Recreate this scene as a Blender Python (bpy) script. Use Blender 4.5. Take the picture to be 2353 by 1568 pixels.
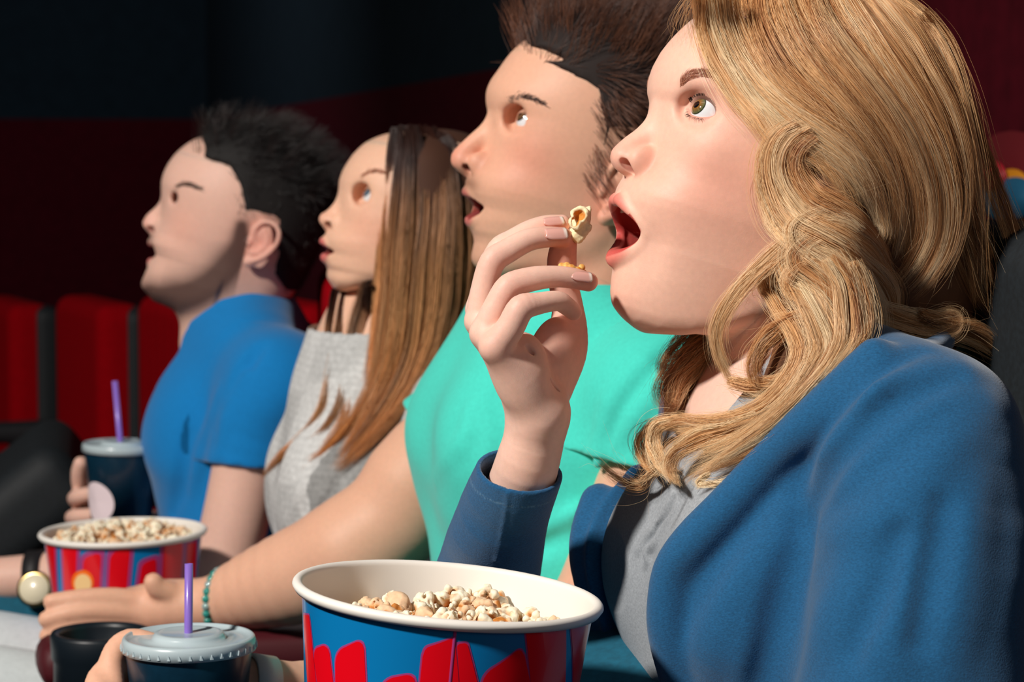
import bpy, math, random
import numpy as np
from mathutils import Vector, Matrix

for _o in list(bpy.data.objects):
    bpy.data.objects.remove(_o, do_unlink=True)
S = bpy.context.scene
COL = S.collection

# ------------------------------------------------------------------ camera
FPX, CX, CY, HOR = 5400.0, 1176.5, 784.0, 350.0
PIT = math.atan((CY - HOR) / FPX)
CAM = np.array([0.0, 0.0, 1.2])
FWD = np.array([0, math.cos(PIT), -math.sin(PIT)])
RGT = np.array([1.0, 0, 0])
UPV = np.array([0, math.sin(PIT), math.cos(PIT)])
cam_d = bpy.data.cameras.new('camera')
cam_o = bpy.data.objects.new('camera', cam_d)
COL.objects.link(cam_o)
cam_o.location = CAM
cam_o.rotation_euler = (math.pi / 2 - PIT, 0, 0)
cam_d.sensor_width = 36.0
cam_d.lens = 36.0 * FPX / 2353.0
cam_d.clip_start = 0.05
cam_d.dof.use_dof = True
cam_d.dof.focus_distance = 1.46
cam_d.dof.aperture_fstop = 12.5
S.camera = cam_o

# ------------------------------------------------------------------ world, lights, exposure
world = bpy.data.worlds.new('dark_auditorium')
S.world = world
world.use_nodes = True
world.node_tree.nodes['Background'].inputs[0].default_value = (0.85, 0.9, 1.0, 1)
world.node_tree.nodes['Background'].inputs[1].default_value = 0.022


def area(name, loc, target, size, power, col):
    ld = bpy.data.lights.new(name, 'AREA')
    ld.shape = 'DISK'
    ld.size = size
    ld.energy = power
    ld.color = col
    o = bpy.data.objects.new(name, ld)
    COL.objects.link(o)
    o.location = loc
    d = Vector(target) - Vector(loc)
    o.rotation_euler = d.to_track_quat('-Z', 'Y').to_euler()
    return o


area('key_light', (-2.06, -0.38, 3.25), (0.15, 1.6, 1.05), 0.32, 170, (1.0, 0.93, 0.86))
area('fill_light', (0.9, -1.2, 1.9), (0.1, 1.8, 1.1), 1.6, 6, (1.0, 0.93, 0.9))
area('wall_fill', (-3.2, 8.0, 3.4), (-3.4, 14.0, 1.2), 1.2, 60, (0.95, 0.95, 1.0))  # added lamp without a visible source, lifts the dark far wall
S.view_settings.view_transform = 'Standard'
S.view_settings.look = 'None'
S.view_settings.exposure = 0.0
S.view_settings.gamma = 1.0
S.view_settings.use_curve_mapping = False
S.cycles.max_bounces = 6
S.cycles.diffuse_bounces = 3
S.cycles.glossy_bounces = 2
S.cycles.transmission_bounces = 4
S.cycles.transparent_max_bounces = 6
S.cycles.caustics_reflective = False
S.cycles.caustics_refractive = False
S.cycles.sample_clamp_indirect = 4.0


# ------------------------------------------------------------------ pixel -> place in the room
def at(px, py, d):
    return CAM + FWD * d + RGT * ((px - CX) / FPX * d) + UPV * (-(py - CY) / FPX * d)


def ray(px, py):
    return FWD + RGT * ((px - CX) / FPX) + UPV * (-(py - CY) / FPX)


class Frame:
    """A local frame in millimetres: x forward (where the person looks), y to the person's left, z up."""

    def __init__(s, px, py, d, yaw, pitch):
        a, t = math.radians(yaw), math.radians(pitch)
        f0 = np.array([-math.cos(a), -math.sin(a), 0])
        u0 = np.array([0, 0, 1.0])
        L = np.array([math.sin(a), -math.cos(a), 0])
        f = f0 * math.cos(t) + u0 * math.sin(t)
        u = u0 * math.cos(t) - f0 * math.sin(t)
        s.O = at(px, py, d)
        s.R = np.stack([f, L, u])

    def world(s, p):
        return np.asarray(p) @ s.R * 0.001 + s.O

    def local(s, w):
        return (np.asarray(w) - s.O) @ s.R.T * 1000.0

    def pl(s, px, py, y=0.0):
        """pixel -> local point on the plane y = const"""
        r = ray(px, py)
        c = CAM - s.O
        t = (y * 0.001 - c @ s.R[1]) / (r @ s.R[1])
        q = s.R @ (c + r * t) * 1000
        return np.array([q[0], y, q[2]])

    def pls(s, pts, y=0.0):
        return np.array([s.pl(p[0], p[1], p[2] if len(p) > 2 else y) for p in pts])

    def rayl(s, px, py):
        r = ray(px, py)
        o = s.R @ (CAM - s.O) * 1000
        d = s.R @ r
        return o, d / np.linalg.norm(d)


# ------------------------------------------------------------------ implicit surfaces
def catmull(P, n):
    """Catmull-Rom through the rows of P (any columns), n points per span"""
    P = np.asarray(P, float)
    Q = np.vstack([2 * P[0] - P[1], P, 2 * P[-1] - P[-2]])
    out = []
    for i in range(len(P) - 1):
        a, b, c, d = Q[i:i + 4]
        for t in np.linspace(0, 1, n, endpoint=False):
            out.append(0.5 * (2 * b + (c - a) * t + (2 * a - 5 * b + 4 * c - d) * t * t + (3 * b - a - 3 * c + d) * t ** 3))
    out.append(P[-1])
    return np.array(out)


def rotm(rx=0, ry=0, rz=0):
    return np.array(Matrix.Rotation(math.radians(rz), 3, 'Z') @ Matrix.Rotation(math.radians(ry), 3, 'Y') @ Matrix.Rotation(math.radians(rx), 3, 'X'))


class Ell:
    def __init__(s, c, r, R=None):
        s.c = np.asarray(c, float)
        s.r = np.asarray(r, float) if np.ndim(r) else np.full(3, float(r))
        s.R = R
        m = s.r.max() if R is not None else s.r
        s.lo, s.hi = s.c - m, s.c + m

    def __call__(s, x, y, z):
        x, y, z = x - s.c[0], y - s.c[1], z - s.c[2]
        if s.R is not None:
            M = s.R.T
            x, y, z = (M[0, 0] * x + M[0, 1] * y + M[0, 2] * z, M[1, 0] * x + M[1, 1] * y + M[1, 2] * z, M[2, 0] * x + M[2, 1] * y + M[2, 2] * z)
        k0 = np.sqrt((x / s.r[0]) ** 2 + (y / s.r[1]) ** 2 + (z / s.r[2]) ** 2)
        k1 = np.sqrt((x / s.r[0] ** 2) ** 2 + (y / s.r[1] ** 2) ** 2 + (z / s.r[2] ** 2) ** 2)
        return k0 * (k0 - 1) / np.maximum(k1, 1e-6)


class Chain:
    """Round tube through points with a radius each; flat < 1 squashes it along an axis"""

    def __init__(s, P, r, sub=1):
        P = np.asarray(P, float)
        r = np.full(len(P), float(r)) if np.ndim(r) == 0 else np.asarray(r, float)
        if sub > 1:
            Q = catmull(np.column_stack([P, r]), sub)
            P, r = Q[:, :3], Q[:, 3]
        s.P, s.r = P, r
        s.lo = (P - r[:, None]).min(0)
        s.hi = (P + r[:, None]).max(0)

    def __call__(s, x, y, z):
        out = None
        for i in range(len(s.P) - 1):
            a, b = s.P[i], s.P[i + 1]
            ba = b - a
            L2 = max(ba @ ba, 1e-9)
            t = np.clip(((x - a[0]) * ba[0] + (y - a[1]) * ba[1] + (z - a[2]) * ba[2]) / L2, 0, 1)
            d = np.sqrt((x - a[0] - t * ba[0]) ** 2 + (y - a[1] - t * ba[1]) ** 2 + (z - a[2] - t * ba[2]) ** 2) - (s.r[i] + (s.r[i + 1] - s.r[i]) * t)
            out = d if out is None else np.minimum(out, d)
        return out


class Fn:
    def __init__(s, f, lo, hi):
        s.f, s.lo, s.hi = f, np.asarray(lo, float), np.asarray(hi, float)

    def __call__(s, x, y, z):
        return s.f(x, y, z)


class Shape:
    def __init__(s):
        s.ops = []

    def u(s, p, k=0.0):
        s.ops.append(('u', p, k)); return s

    def s(s, p, k=0.0):
        s.ops.append(('s', p, k)); return s

    def bump(s, c, sig, amp):
        sig = np.full(3, float(sig)) if np.ndim(sig) == 0 else np.asarray(sig, float)
        s.ops.append(('b', (np.asarray(c, float), sig), amp)); return s

    def noise(s, f):
        s.ops.append(('f', f, 0)); return s


class Vol:
    def __init__(s, lo, hi, h):
        s.lo = np.asarray(lo, float)
        s.h = float(h)
        s.n = np.ceil((np.asarray(hi, float) - s.lo) / h).astype(int) + 1
        s.ax = [(s.lo[i] + h * np.arange(s.n[i])).astype(np.float32) for i in range(3)]
        s.D = np.full(tuple(s.n), 60.0, np.float32)

    def _sl(s, lo, hi, m):
        a = np.clip(np.floor((lo - m - s.lo) / s.h).astype(int), 0, s.n)
        b = np.clip(np.ceil((hi + m - s.lo) / s.h).astype(int) + 1, 0, s.n)
        if np.any(b <= a):
            return None, None
        sl = tuple(slice(a[i], b[i]) for i in range(3))
        g = (s.ax[0][sl[0]][:, None, None], s.ax[1][sl[1]][None, :, None], s.ax[2][sl[2]][None, None, :])
        return sl, g

    def run(s, shape):
        for op, p, k in shape.ops:
            if op in 'us':
                sl, g = s._sl(p.lo, p.hi, max(k * 1.1, 4 * s.h))
                if sl is None:
                    continue
                d = p(*g).astype(np.float32)
                A = s.D[sl]
                if op == 's':
                    d = -d
                    if k > 0:
                        hh = np.maximum(k - np.abs(A - d), 0) / k
                        s.D[sl] = np.maximum(A, d) + hh * hh * (k * .25)
                    else:
                        s.D[sl] = np.maximum(A, d)
                else:
                    if k > 0:
                        hh = np.maximum(k - np.abs(A - d), 0) / k
                        s.D[sl] = np.minimum(A, d) - hh * hh * (k * .25)
                    else:
                        s.D[sl] = np.minimum(A, d)
            elif op == 'b':
                c, sig = p
                sl, g = s._sl(c - 3 * sig, c + 3 * sig, 0)
                if sl is None:
                    continue
                e = ((g[0] - c[0]) / sig[0]) ** 2 + ((g[1] - c[1]) / sig[1]) ** 2 + ((g[2] - c[2]) / sig[2]) ** 2
                s.D[sl] -= (k * np.exp(-0.5 * e)).astype(np.float32)
            else:
                s.D[...] = p(s.D, s.ax[0][:, None, None], s.ax[1][None, :, None], s.ax[2][None, None, :])
        return s

    def sample(s, P):
        q = (np.asarray(P, float) - s.lo) / s.h
        i = np.clip(np.floor(q).astype(int), 0, s.n - 2)
        f = np.clip(q - i, 0, 1)
        v = 0
        for a in (0, 1):
            for b in (0, 1):
                for c in (0, 1):
                    w = (f[..., 0] if a else 1 - f[..., 0]) * (f[..., 1] if b else 1 - f[..., 1]) * (f[..., 2] if c else 1 - f[..., 2])
                    v = v + w * s.D[i[..., 0] + a, i[..., 1] + b, i[..., 2] + c]
        return v

    def grad(s, P):
        P = np.asarray(P, float)
        e = s.h
        g = np.stack([s.sample(P + np.eye(3)[i] * e) - s.sample(P - np.eye(3)[i] * e) for i in range(3)], -1)
        return g / np.maximum(np.linalg.norm(g, axis=-1, keepdims=True), 1e-9)

    def hit(s, fr, px, py):
        """first point of the surface under a pixel, local coordinates (None when missed)"""
        o, d = fr.rayl(px, py)
        hi = s.lo + s.h * (s.n - 1)
        with np.errstate(divide='ignore'):
            t0, t1 = (s.lo - o) / d, (hi - o) / d
        ta, tb = np.minimum(t0, t1).max(), np.maximum(t0, t1).min()
        if tb <= ta:
            return None
        t = np.arange(ta, tb, s.h * .5)
        v = s.sample(o + d * t[:, None])
        k = np.argmax(v < 0)
        if v[k] >= 0:
            return None
        if k > 0:
            f = v[k - 1] / (v[k - 1] - v[k])
            return o + d * (t[k - 1] + f * s.h * .5)
        return o + d * t[k]

    def mesh(s):
        D = s.D
        ins = D < 0
        c = np.zeros(tuple(s.n - 1), np.uint8)
        for a in (0, 1):
            for b in (0, 1):
                for e in (0, 1):
                    c += ins[a:s.n[0] - 1 + a, b:s.n[1] - 1 + b, e:s.n[2] - 1 + e]
        I = np.argwhere((c > 0) & (c < 8))
        idx = np.full(tuple(s.n - 1), -1, np.int32)
        idx[I[:, 0], I[:, 1], I[:, 2]] = np.arange(len(I))
        cor = np.array([[a, b, e] for a in (0, 1) for b in (0, 1) for e in (0, 1)])
        V = np.stack([D[I[:, 0] + q[0], I[:, 1] + q[1], I[:, 2] + q[2]] for q in cor], 1)
        acc = np.zeros((len(I), 3))
        cnt = np.zeros(len(I))
        for i in range(8):
            for j in range(i + 1, 8):
                if np.abs(cor[i] - cor[j]).sum() == 1:
                    m = (V[:, i] < 0) != (V[:, j] < 0)
                    t = V[m, i] / (V[m, i] - V[m, j])
                    acc[m] += cor[i] + t[:, None] * (cor[j] - cor[i])
                    cnt[m] += 1
        P = (I + acc / cnt[:, None]) * s.h + s.lo
        quads = []
        for ax in range(3):
            o1, o2 = [(1, 2), (2, 0), (0, 1)][ax]
            sa = [slice(None)] * 3
            sb = [slice(None)] * 3
            sa[ax] = slice(0, -1)
            sb[ax] = slice(1, None)
            A, B = ins[tuple(sa)], ins[tuple(sb)]
            E = np.argwhere(A != B)
            ok = np.ones(len(E), bool)
            for o in (o1, o2):
                ok &= (E[:, o] > 0) & (E[:, o] < s.n[o] - 1)
            E = E[ok]
            fl = A[E[:, 0], E[:, 1], E[:, 2]]
            q = []
            for d1, d2 in ((1, 1), (0, 1), (0, 0), (1, 0)):
                C = E.copy()
                C[:, o1] -= d1
                C[:, o2] -= d2
                q.append(idx[C[:, 0], C[:, 1], C[:, 2]])
            q = np.stack(q, 1)
            q[~fl] = q[~fl][:, ::-1]
            quads.append(q)
        return P, np.vstack(quads)


def smooth_verts(P, Q, it=1, lam=.5):
    for _ in range(it):
        acc = np.zeros_like(P)
        n = np.zeros(len(P))
        for a, b in ((0, 1), (1, 2), (2, 3), (3, 0)):
            for u, v in ((a, b), (b, a)):
                np.add.at(n, Q[:, u], 1)
                for k in range(3):
                    acc[:, k] += np.bincount(Q[:, u], P[Q[:, v], k], len(P))
        P = P + lam * (acc / np.maximum(n, 1)[:, None] - P)
    return P


def merge(parts):
    Ps, Qs, n = [], [], 0
    for P, Q in parts:
        Ps.append(P)
        Qs.append(Q + n)
        n += len(P)
    return np.vstack(Ps), np.vstack(Qs)


# ------------------------------------------------------------------ objects
def put_mesh(name, P, Q, mat, parent=None, loc=None, col=None, smooth=True):
    """P world points, Q faces (array or list); col per-vertex linear rgb -> attribute 'Col'"""
    me = bpy.data.meshes.new(name)
    P = np.asarray(P, float)
    loc = np.zeros(3) if loc is None else np.asarray(loc, float)
    if isinstance(Q, np.ndarray) and Q.ndim == 2:
        nf, k = Q.shape
        me.vertices.add(len(P))
        me.vertices.foreach_set('co', (P - loc).astype(np.float32).ravel())
        me.loops.add(nf * k)
        me.loops.foreach_set('vertex_index', Q.astype(np.int32).ravel())
        me.polygons.add(nf)
        me.polygons.foreach_set('loop_start', (np.arange(nf) * k).astype(np.int32))
        me.update(calc_edges=True)
    else:
        me.from_pydata([tuple(p) for p in (P - loc)], [], [tuple(int(i) for i in f) for f in Q])
        me.update()
    me.polygons.foreach_set('use_smooth', np.full(len(me.polygons), smooth))
    if col is not None:
        a = me.attributes.new('Col', 'FLOAT_COLOR', 'POINT')
        c4 = np.ones((len(P), 4), np.float32)
        c4[:, :3] = col
        a.data.foreach_set('color', c4.ravel())
    if mat is not None:
        me.materials.append(mat)
    o = bpy.data.objects.new(name, me)
    COL.objects.link(o)
    o.location = loc
    if parent is not None:
        o.parent = parent
        o.matrix_parent_inverse = Matrix.Translation(-Vector(parent.location))
    return o


def tag(o, label=None, cat=None, group=None, kind=None):
    if label: o['label'] = label
    if cat: o['category'] = cat
    if group: o['group'] = group
    if kind: o['kind'] = kind
    return o


def empty(name, loc, label=None, cat=None, group=None):
    o = bpy.data.objects.new(name, None)
    COL.objects.link(o)
    o.location = loc
    o.empty_display_size = .05
    return tag(o, label, cat, group)


def put_strands(name, S3, rad, mat, parent=None, tip=0.15):
    """S3: list of (n,3) world polylines; rad: metres (scalar or list); one hair-curves object"""
    hc = bpy.data.hair_curves.new(name)
    sizes = [len(s) for s in S3]
    hc.add_curves(sizes)
    pts = np.vstack(S3).astype(np.float32)
    hc.attributes['position'].data.foreach_set('vector', pts.ravel())
    if np.ndim(rad) == 0:
        rad = [rad] * len(S3)
    rr = np.concatenate([r * (1 - (1 - tip) * np.linspace(0, 1, n) ** 3) for r, n in zip(rad, sizes)]).astype(np.float32)
    a = hc.attributes.get('radius') or hc.attributes.new('radius', 'FLOAT', 'POINT')
    a.data.foreach_set('value', rr)
    hc.materials.append(mat)
    o = bpy.data.objects.new(name, hc)
    COL.objects.link(o)
    if parent is not None:
        o.parent = parent
        o.matrix_parent_inverse = Matrix.Translation(-Vector(parent.location))
    return o


def lathe(prof, seg=64, caps=False):
    """profile rows (r, z) -> points, quads around z"""
    prof = np.asarray(prof, float)
    n = len(prof)
    a = np.linspace(0, 2 * np.pi, seg, endpoint=False)
    P = np.stack([np.outer(np.cos(a), prof[:, 0]), np.outer(np.sin(a), prof[:, 0]), np.tile(prof[:, 1], (seg, 1))], -1).reshape(-1, 3)
    Q = []
    for i in range(seg):
        j = (i + 1) % seg
        for k in range(n - 1):
            Q.append((i * n + k, j * n + k, j * n + k + 1, i * n + k + 1))
    return P, np.array(Q)


def tube(P, r, seg=10, closed=False):
    P = np.asarray(P, float)
    n = len(P)
    r = np.full(n, r) if np.ndim(r) == 0 else np.asarray(r)
    T = np.gradient(P, axis=0)
    T /= np.linalg.norm(T, axis=1)[:, None]
    ref = np.array([0, 0, 1.0]) if abs(T[0][2]) < .9 else np.array([1.0, 0, 0])
    V = []
    for i in range(n):
        u = np.cross(T[i], ref); u /= np.linalg.norm(u)
        v = np.cross(T[i], u)
        ref = np.cross(u, T[i])
        for a in np.linspace(0, 2 * np.pi, seg, endpoint=False):
            V.append(P[i] + r[i] * (math.cos(a) * u + math.sin(a) * v))
    F = []
    for i in range(n - 1):
        for k in range(seg):
            F.append((i * seg + k, i * seg + (k + 1) % seg, (i + 1) * seg + (k + 1) % seg, (i + 1) * seg + k))
    F.append(tuple(range(seg))[::-1])
    F.append(tuple((n - 1) * seg + k for k in range(seg)))
    return np.array(V), F


def box_mesh(lo, hi, bevel=0.0):
    import bmesh
    bm = bmesh.new()
    bmesh.ops.create_cube(bm, size=1)
    lo, hi = np.asarray(lo, float), np.asarray(hi, float)
    for v in bm.verts:
        v.co = Vector((np.array(v.co) + .5) * (hi - lo) + lo)
    if bevel:
        bmesh.ops.bevel(bm, geom=list(bm.edges), offset=bevel, segments=3, profile=.5, affect='EDGES')
    P = np.array([v.co[:] for v in bm.verts])
    bm.verts.index_update()
    F = [[v.index for v in f.verts] for f in bm.faces]
    bm.free()
    return P, F


# ------------------------------------------------------------------ materials
def lin(r, g, b):
    f = lambda c: (c / 255 / 12.92) if c / 255 <= .04045 else ((c / 255 + .055) / 1.055) ** 2.4
    return np.array([f(r), f(g), f(b)])


def mat(name, base=(.5, .5, .5), rough=.6, noise=0, nscale=40, bump=0, bscale=300, attr=False, sss=0, sssr=(1, .35, .2), ssss=.004, spec=.5,
        metal=0, alpha=1, trans=0, coat=0, sheen=0, emit=None, emits=1.0, fibre=None, fibre_bump=0, bdist=.001):
    m = bpy.data.materials.new(name)
    m.use_nodes = True
    N = m.node_tree.nodes
    Lk = m.node_tree.links.new
    b = N['Principled BSDF']
    b.inputs['Roughness'].default_value = rough
    b.inputs['Metallic'].default_value = metal
    b.inputs['Specular IOR Level'].default_value = spec
    b.inputs['Alpha'].default_value = alpha
    b.inputs['Transmission Weight'].default_value = trans
    b.inputs['Coat Weight'].default_value = coat
    b.inputs['Sheen Weight'].default_value = sheen
    if emit is not None:
        b.inputs['Emission Color'].default_value = (*emit, 1)
        b.inputs['Emission Strength'].default_value = emits
    if sss:
        b.inputs['Subsurface Weight'].default_value = sss
        b.inputs['Subsurface Radius'].default_value = sssr
        b.inputs['Subsurface Scale'].default_value = ssss
    src = None
    if attr:
        at_ = N.new('ShaderNodeAttribute')
        at_.attribute_name = 'Col'
        src = at_.outputs['Color']
    else:
        rgb = N.new('ShaderNodeRGB')
        rgb.outputs[0].default_value = (*base, 1)
        src = rgb.outputs[0]
    tc = N.new('ShaderNodeTexCoord')
    if noise:
        nz = N.new('ShaderNodeTexNoise')
        nz.inputs['Scale'].default_value = nscale
        nz.inputs['Detail'].default_value = 5
        if fibre is not None:
            mp = N.new('ShaderNodeMapping')
            mp.inputs['Scale'].default_value = fibre
            Lk(tc.outputs['Object'], mp.inputs['Vector'])
            Lk(mp.outputs[0], nz.inputs['Vector'])
        else:
            Lk(tc.outputs['Object'], nz.inputs['Vector'])
        mr = N.new('ShaderNodeMapRange')
        mr.inputs['From Min'].default_value = .3
        mr.inputs['From Max'].default_value = .7
        mr.inputs['To Min'].default_value = 1 - noise
        mr.inputs['To Max'].default_value = 1 + noise
        Lk(nz.outputs['Fac'], mr.inputs['Value'])
        mx = N.new('ShaderNodeMix')
        mx.data_type = 'RGBA'
        mx.blend_type = 'MULTIPLY'
        mx.inputs['Factor'].default_value = 1
        Lk(src, mx.inputs['A'])
        Lk(mr.outputs[0], mx.inputs['B'])
        src = mx.outputs['Result']
    Lk(src, b.inputs['Base Color'])
    if bump:
        nb = N.new('ShaderNodeTexNoise')
        nb.inputs['Scale'].default_value = bscale
        nb.inputs['Detail'].default_value = 4
        Lk(tc.outputs['Object'], nb.inputs['Vector'])
        bp = N.new('ShaderNodeBump')
        bp.inputs['Strength'].default_value = bump
        bp.inputs['Distance'].default_value = bdist
        Lk(nb.outputs['Fac'], bp.inputs['Height'])
        Lk(bp.outputs[0], b.inputs['Normal'])
    return m


def hair_mat(name, attr=None, base=(.5, .3, .15), rough=.3, vary=.25, spec=.5):
    """strand material: colour varies from strand to strand, anisotropic-like sheen from the round strands"""
    m = bpy.data.materials.new(name)
    m.use_nodes = True
    N = m.node_tree.nodes
    Lk = m.node_tree.links.new
    out = N['Material Output']
    h = N['Principled BSDF']
    h.inputs['Roughness'].default_value = .42
    h.inputs['Specular IOR Level'].default_value = .55
    hi = N.new('ShaderNodeHairInfo')
    mr = N.new('ShaderNodeMapRange')
    mr.inputs['To Min'].default_value = 1 - vary
    mr.inputs['To Max'].default_value = 1 + vary
    Lk(hi.outputs['Random'], mr.inputs['Value'])
    mx = N.new('ShaderNodeMix')
    mx.data_type = 'RGBA'
    mx.blend_type = 'MULTIPLY'
    mx.inputs['Factor'].default_value = 1
    if attr:
        cr = N.new('ShaderNodeValToRGB')
        e = cr.color_ramp.elements
        for i, (p, c) in enumerate(attr):
            el = e[i] if i < 2 else e.new(p)
            el.position = p
            el.color = (*c, 1)
        Lk(hi.outputs['Intercept'], cr.inputs[0])
        Lk(cr.outputs[0], mx.inputs['A'])
    else:
        mx.inputs['A'].default_value = (*base, 1)
    Lk(mr.outputs[0], mx.inputs['B'])
    Lk(mx.outputs['Result'], h.inputs['Base Color'])
    Lk(h.outputs[0], out.inputs['Surface'])
    return m
# ------------------------------------------------------------------ room
class RBox:
    def __init__(s, c, h, r, R=None):
        s.c, s.h, s.r, s.R = np.asarray(c, float), np.asarray(h, float), r, R
        m = np.full(3, np.linalg.norm(s.h)) if R is not None else s.h
        s.lo, s.hi = s.c - m, s.c + m

    def __call__(s, x, y, z):
        x, y, z = x - s.c[0], y - s.c[1], z - s.c[2]
        if s.R is not None:
            M = s.R.T
            x, y, z = (M[0, 0] * x + M[0, 1] * y + M[0, 2] * z, M[1, 0] * x + M[1, 1] * y + M[1, 2] * z, M[2, 0] * x + M[2, 1] * y + M[2, 2] * z)
        a, b, c = np.abs(x) - s.h[0] + s.r, np.abs(y) - s.h[1] + s.r, np.abs(z) - s.h[2] + s.r
        return np.sqrt(np.maximum(a, 0) ** 2 + np.maximum(b, 0) ** 2 + np.maximum(c, 0) ** 2) + np.minimum(np.maximum(np.maximum(a, b), c), 0) - s.r


M_wallred = mat('maroon_fabric_wall', base=lin(62, 5, 16), rough=.95, noise=.2, nscale=30, spec=.1)
M_wallblack = mat('black_wall', base=lin(22, 34, 42), rough=.95, noise=.12, nscale=12, spec=.1)
M_floor = mat('dark_carpet', base=lin(20, 8, 10), rough=1, noise=.3, nscale=60, spec=.05)
M_red = mat('red_velour', base=lin(150, 2, 14), rough=.95, noise=.12, nscale=140, spec=.05)
M_shell = mat('black_seat_shell', base=lin(18, 25, 30), rough=.7, noise=.35, nscale=260)


def wall(name, p0, p1, z0, z1, m, t=.12, side=1):
    p0, p1 = np.array(p0, float), np.array(p1, float)
    d = p1 - p0
    n = np.array([d[1], -d[0]]) / np.linalg.norm(d) * t * side
    P = []
    for z in (z0, z1):
        for q in (p0, p1, p1 + n, p0 + n):
            P.append((q[0], q[1], z))
    F = [(0, 1, 2, 3), (7, 6, 5, 4), (0, 4, 5, 1), (1, 5, 6, 2), (2, 6, 7, 3), (3, 7, 4, 0)]
    o = put_mesh(name, P, F, m, smooth=False)
    tag(o, kind='structure')
    return o


ZB = 1.40                                   # top of the maroon fabric
WA, WB = (1.45, -1.4), (-1.86, 14.4)       # the wall behind the seats runs along the row
wall('wall_right', WA, WB, -.6, ZB, M_wallred)
wall('wall_right_upper', WA, WB, ZB, 4.6, M_wallblack)
wall('wall_back', WB, (-7.0, 13.6), -.6, ZB, M_wallred)
wall('wall_back_upper', WB, (-7.0, 13.6), ZB, 4.6, M_wallblack)
P, F = box_mesh((-7.2, -2.4, -.66), (2.2, 15.5, -.6))
tag(put_mesh('floor', P, F, M_floor, smooth=False), kind='structure')
P, F = box_mesh((-7.1, .6, -.6), (2.2, 15.5, 0.0))
tag(put_mesh('floor_riser', P, F, M_floor, smooth=False), kind='structure')


def seat(T, dx, dy, ztop, label, group=None, zfloor=None, w=190, lean=0, pan=True, back=None):
    """cinema seat in a level frame: back cushion with flutes, head pad, shell, pan, two arm rests"""
    zf = (0 - T.O[2]) * 1000
    base = T.world([(dx, dy, zf)])[0]
    root = empty('theater_seat', base, label, 'seat', group)
    B = Shape()
    B.u(RBox((dx - 60, dy, (ztop + zf + 380) / 2), (52, w, (ztop - zf - 380) / 2), 34, rotm(0, lean, 0)))
    for k in range(-3, 4):
        B.s(Chain([(dx - 3, dy + k * w / 3.6, zf + 420), (dx - 4, dy + k * w / 3.6, ztop - 20)], [3.5, 3.5]), 9)
    v = Vol((dx - 190, dy - w - 12, zf + 360), (dx + 60, dy + w + 12, ztop + 14), 9).run(B)
    P, Q = v.mesh()
    put_mesh('backrest', T.world(P), Q, back or M_red, root)
    Sh = Shape()
    Sh.u(RBox((dx - 96, dy, (ztop + zf + 300) / 2 - 6), (34, w + 9, (ztop - zf - 300) / 2), 26, rotm(0, lean, 0)))
    P, Q = Vol((dx - 200, dy - w - 24, zf + 270), (dx + 20, dy + w + 24, ztop + 16), 9).run(Sh).mesh()
    put_mesh('back_shell', T.world(P), Q, M_shell, root)
    if pan:
        C = Shape().u(RBox((dx + 215, dy, zf + 400), (240, w - 8, 62), 45))
        P, Q = Vol((dx - 40, dy - w - 6, zf + 330), (dx + 470, dy + w + 6, zf + 475), 11).run(C).mesh()
        put_mesh('seat_cushion', T.world(P), Q, M_red, root)
    Pm, Fm = box_mesh((dx - 120, dy - w + 30, zf + 2), (dx + 60, dy + w - 30, zf + 345), 20)
    put_mesh('pedestal', T.world(Pm), Fm, M_shell, root, smooth=False)
    for s_ in (-1,):
        A = Shape().u(RBox((dx + 130, dy + s_ * (w + 34), zf + 590), (220, 27, 24), 20)).u(RBox((dx + 20, dy + s_ * (w + 34), zf + 300), (60, 20, 290), 12), 12)
        P, Q = Vol((dx - 110, dy + s_ * (w + 34) - 40, zf + 4), (dx + 370, dy + s_ * (w + 34) + 40, zf + 630), 10).run(A).mesh()
        put_mesh('armrest', T.world(P), Q, M_shell, root)
    return root
# ------------------------------------------------------------------ heads
def sstep(a, b, x):
    t = np.clip((x - a) / (b - a), 0, 1)
    return t * t * (3 - 2 * t)


def smax(a, b, k):
    h = np.maximum(k - np.abs(a - b), 0) / k
    return np.maximum(a, b) + h * h * (k * .25)


def smin(a, b, k):
    h = np.maximum(k - np.abs(a - b), 0) / k
    return np.minimum(a, b) - h * h * (k * .25)


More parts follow.
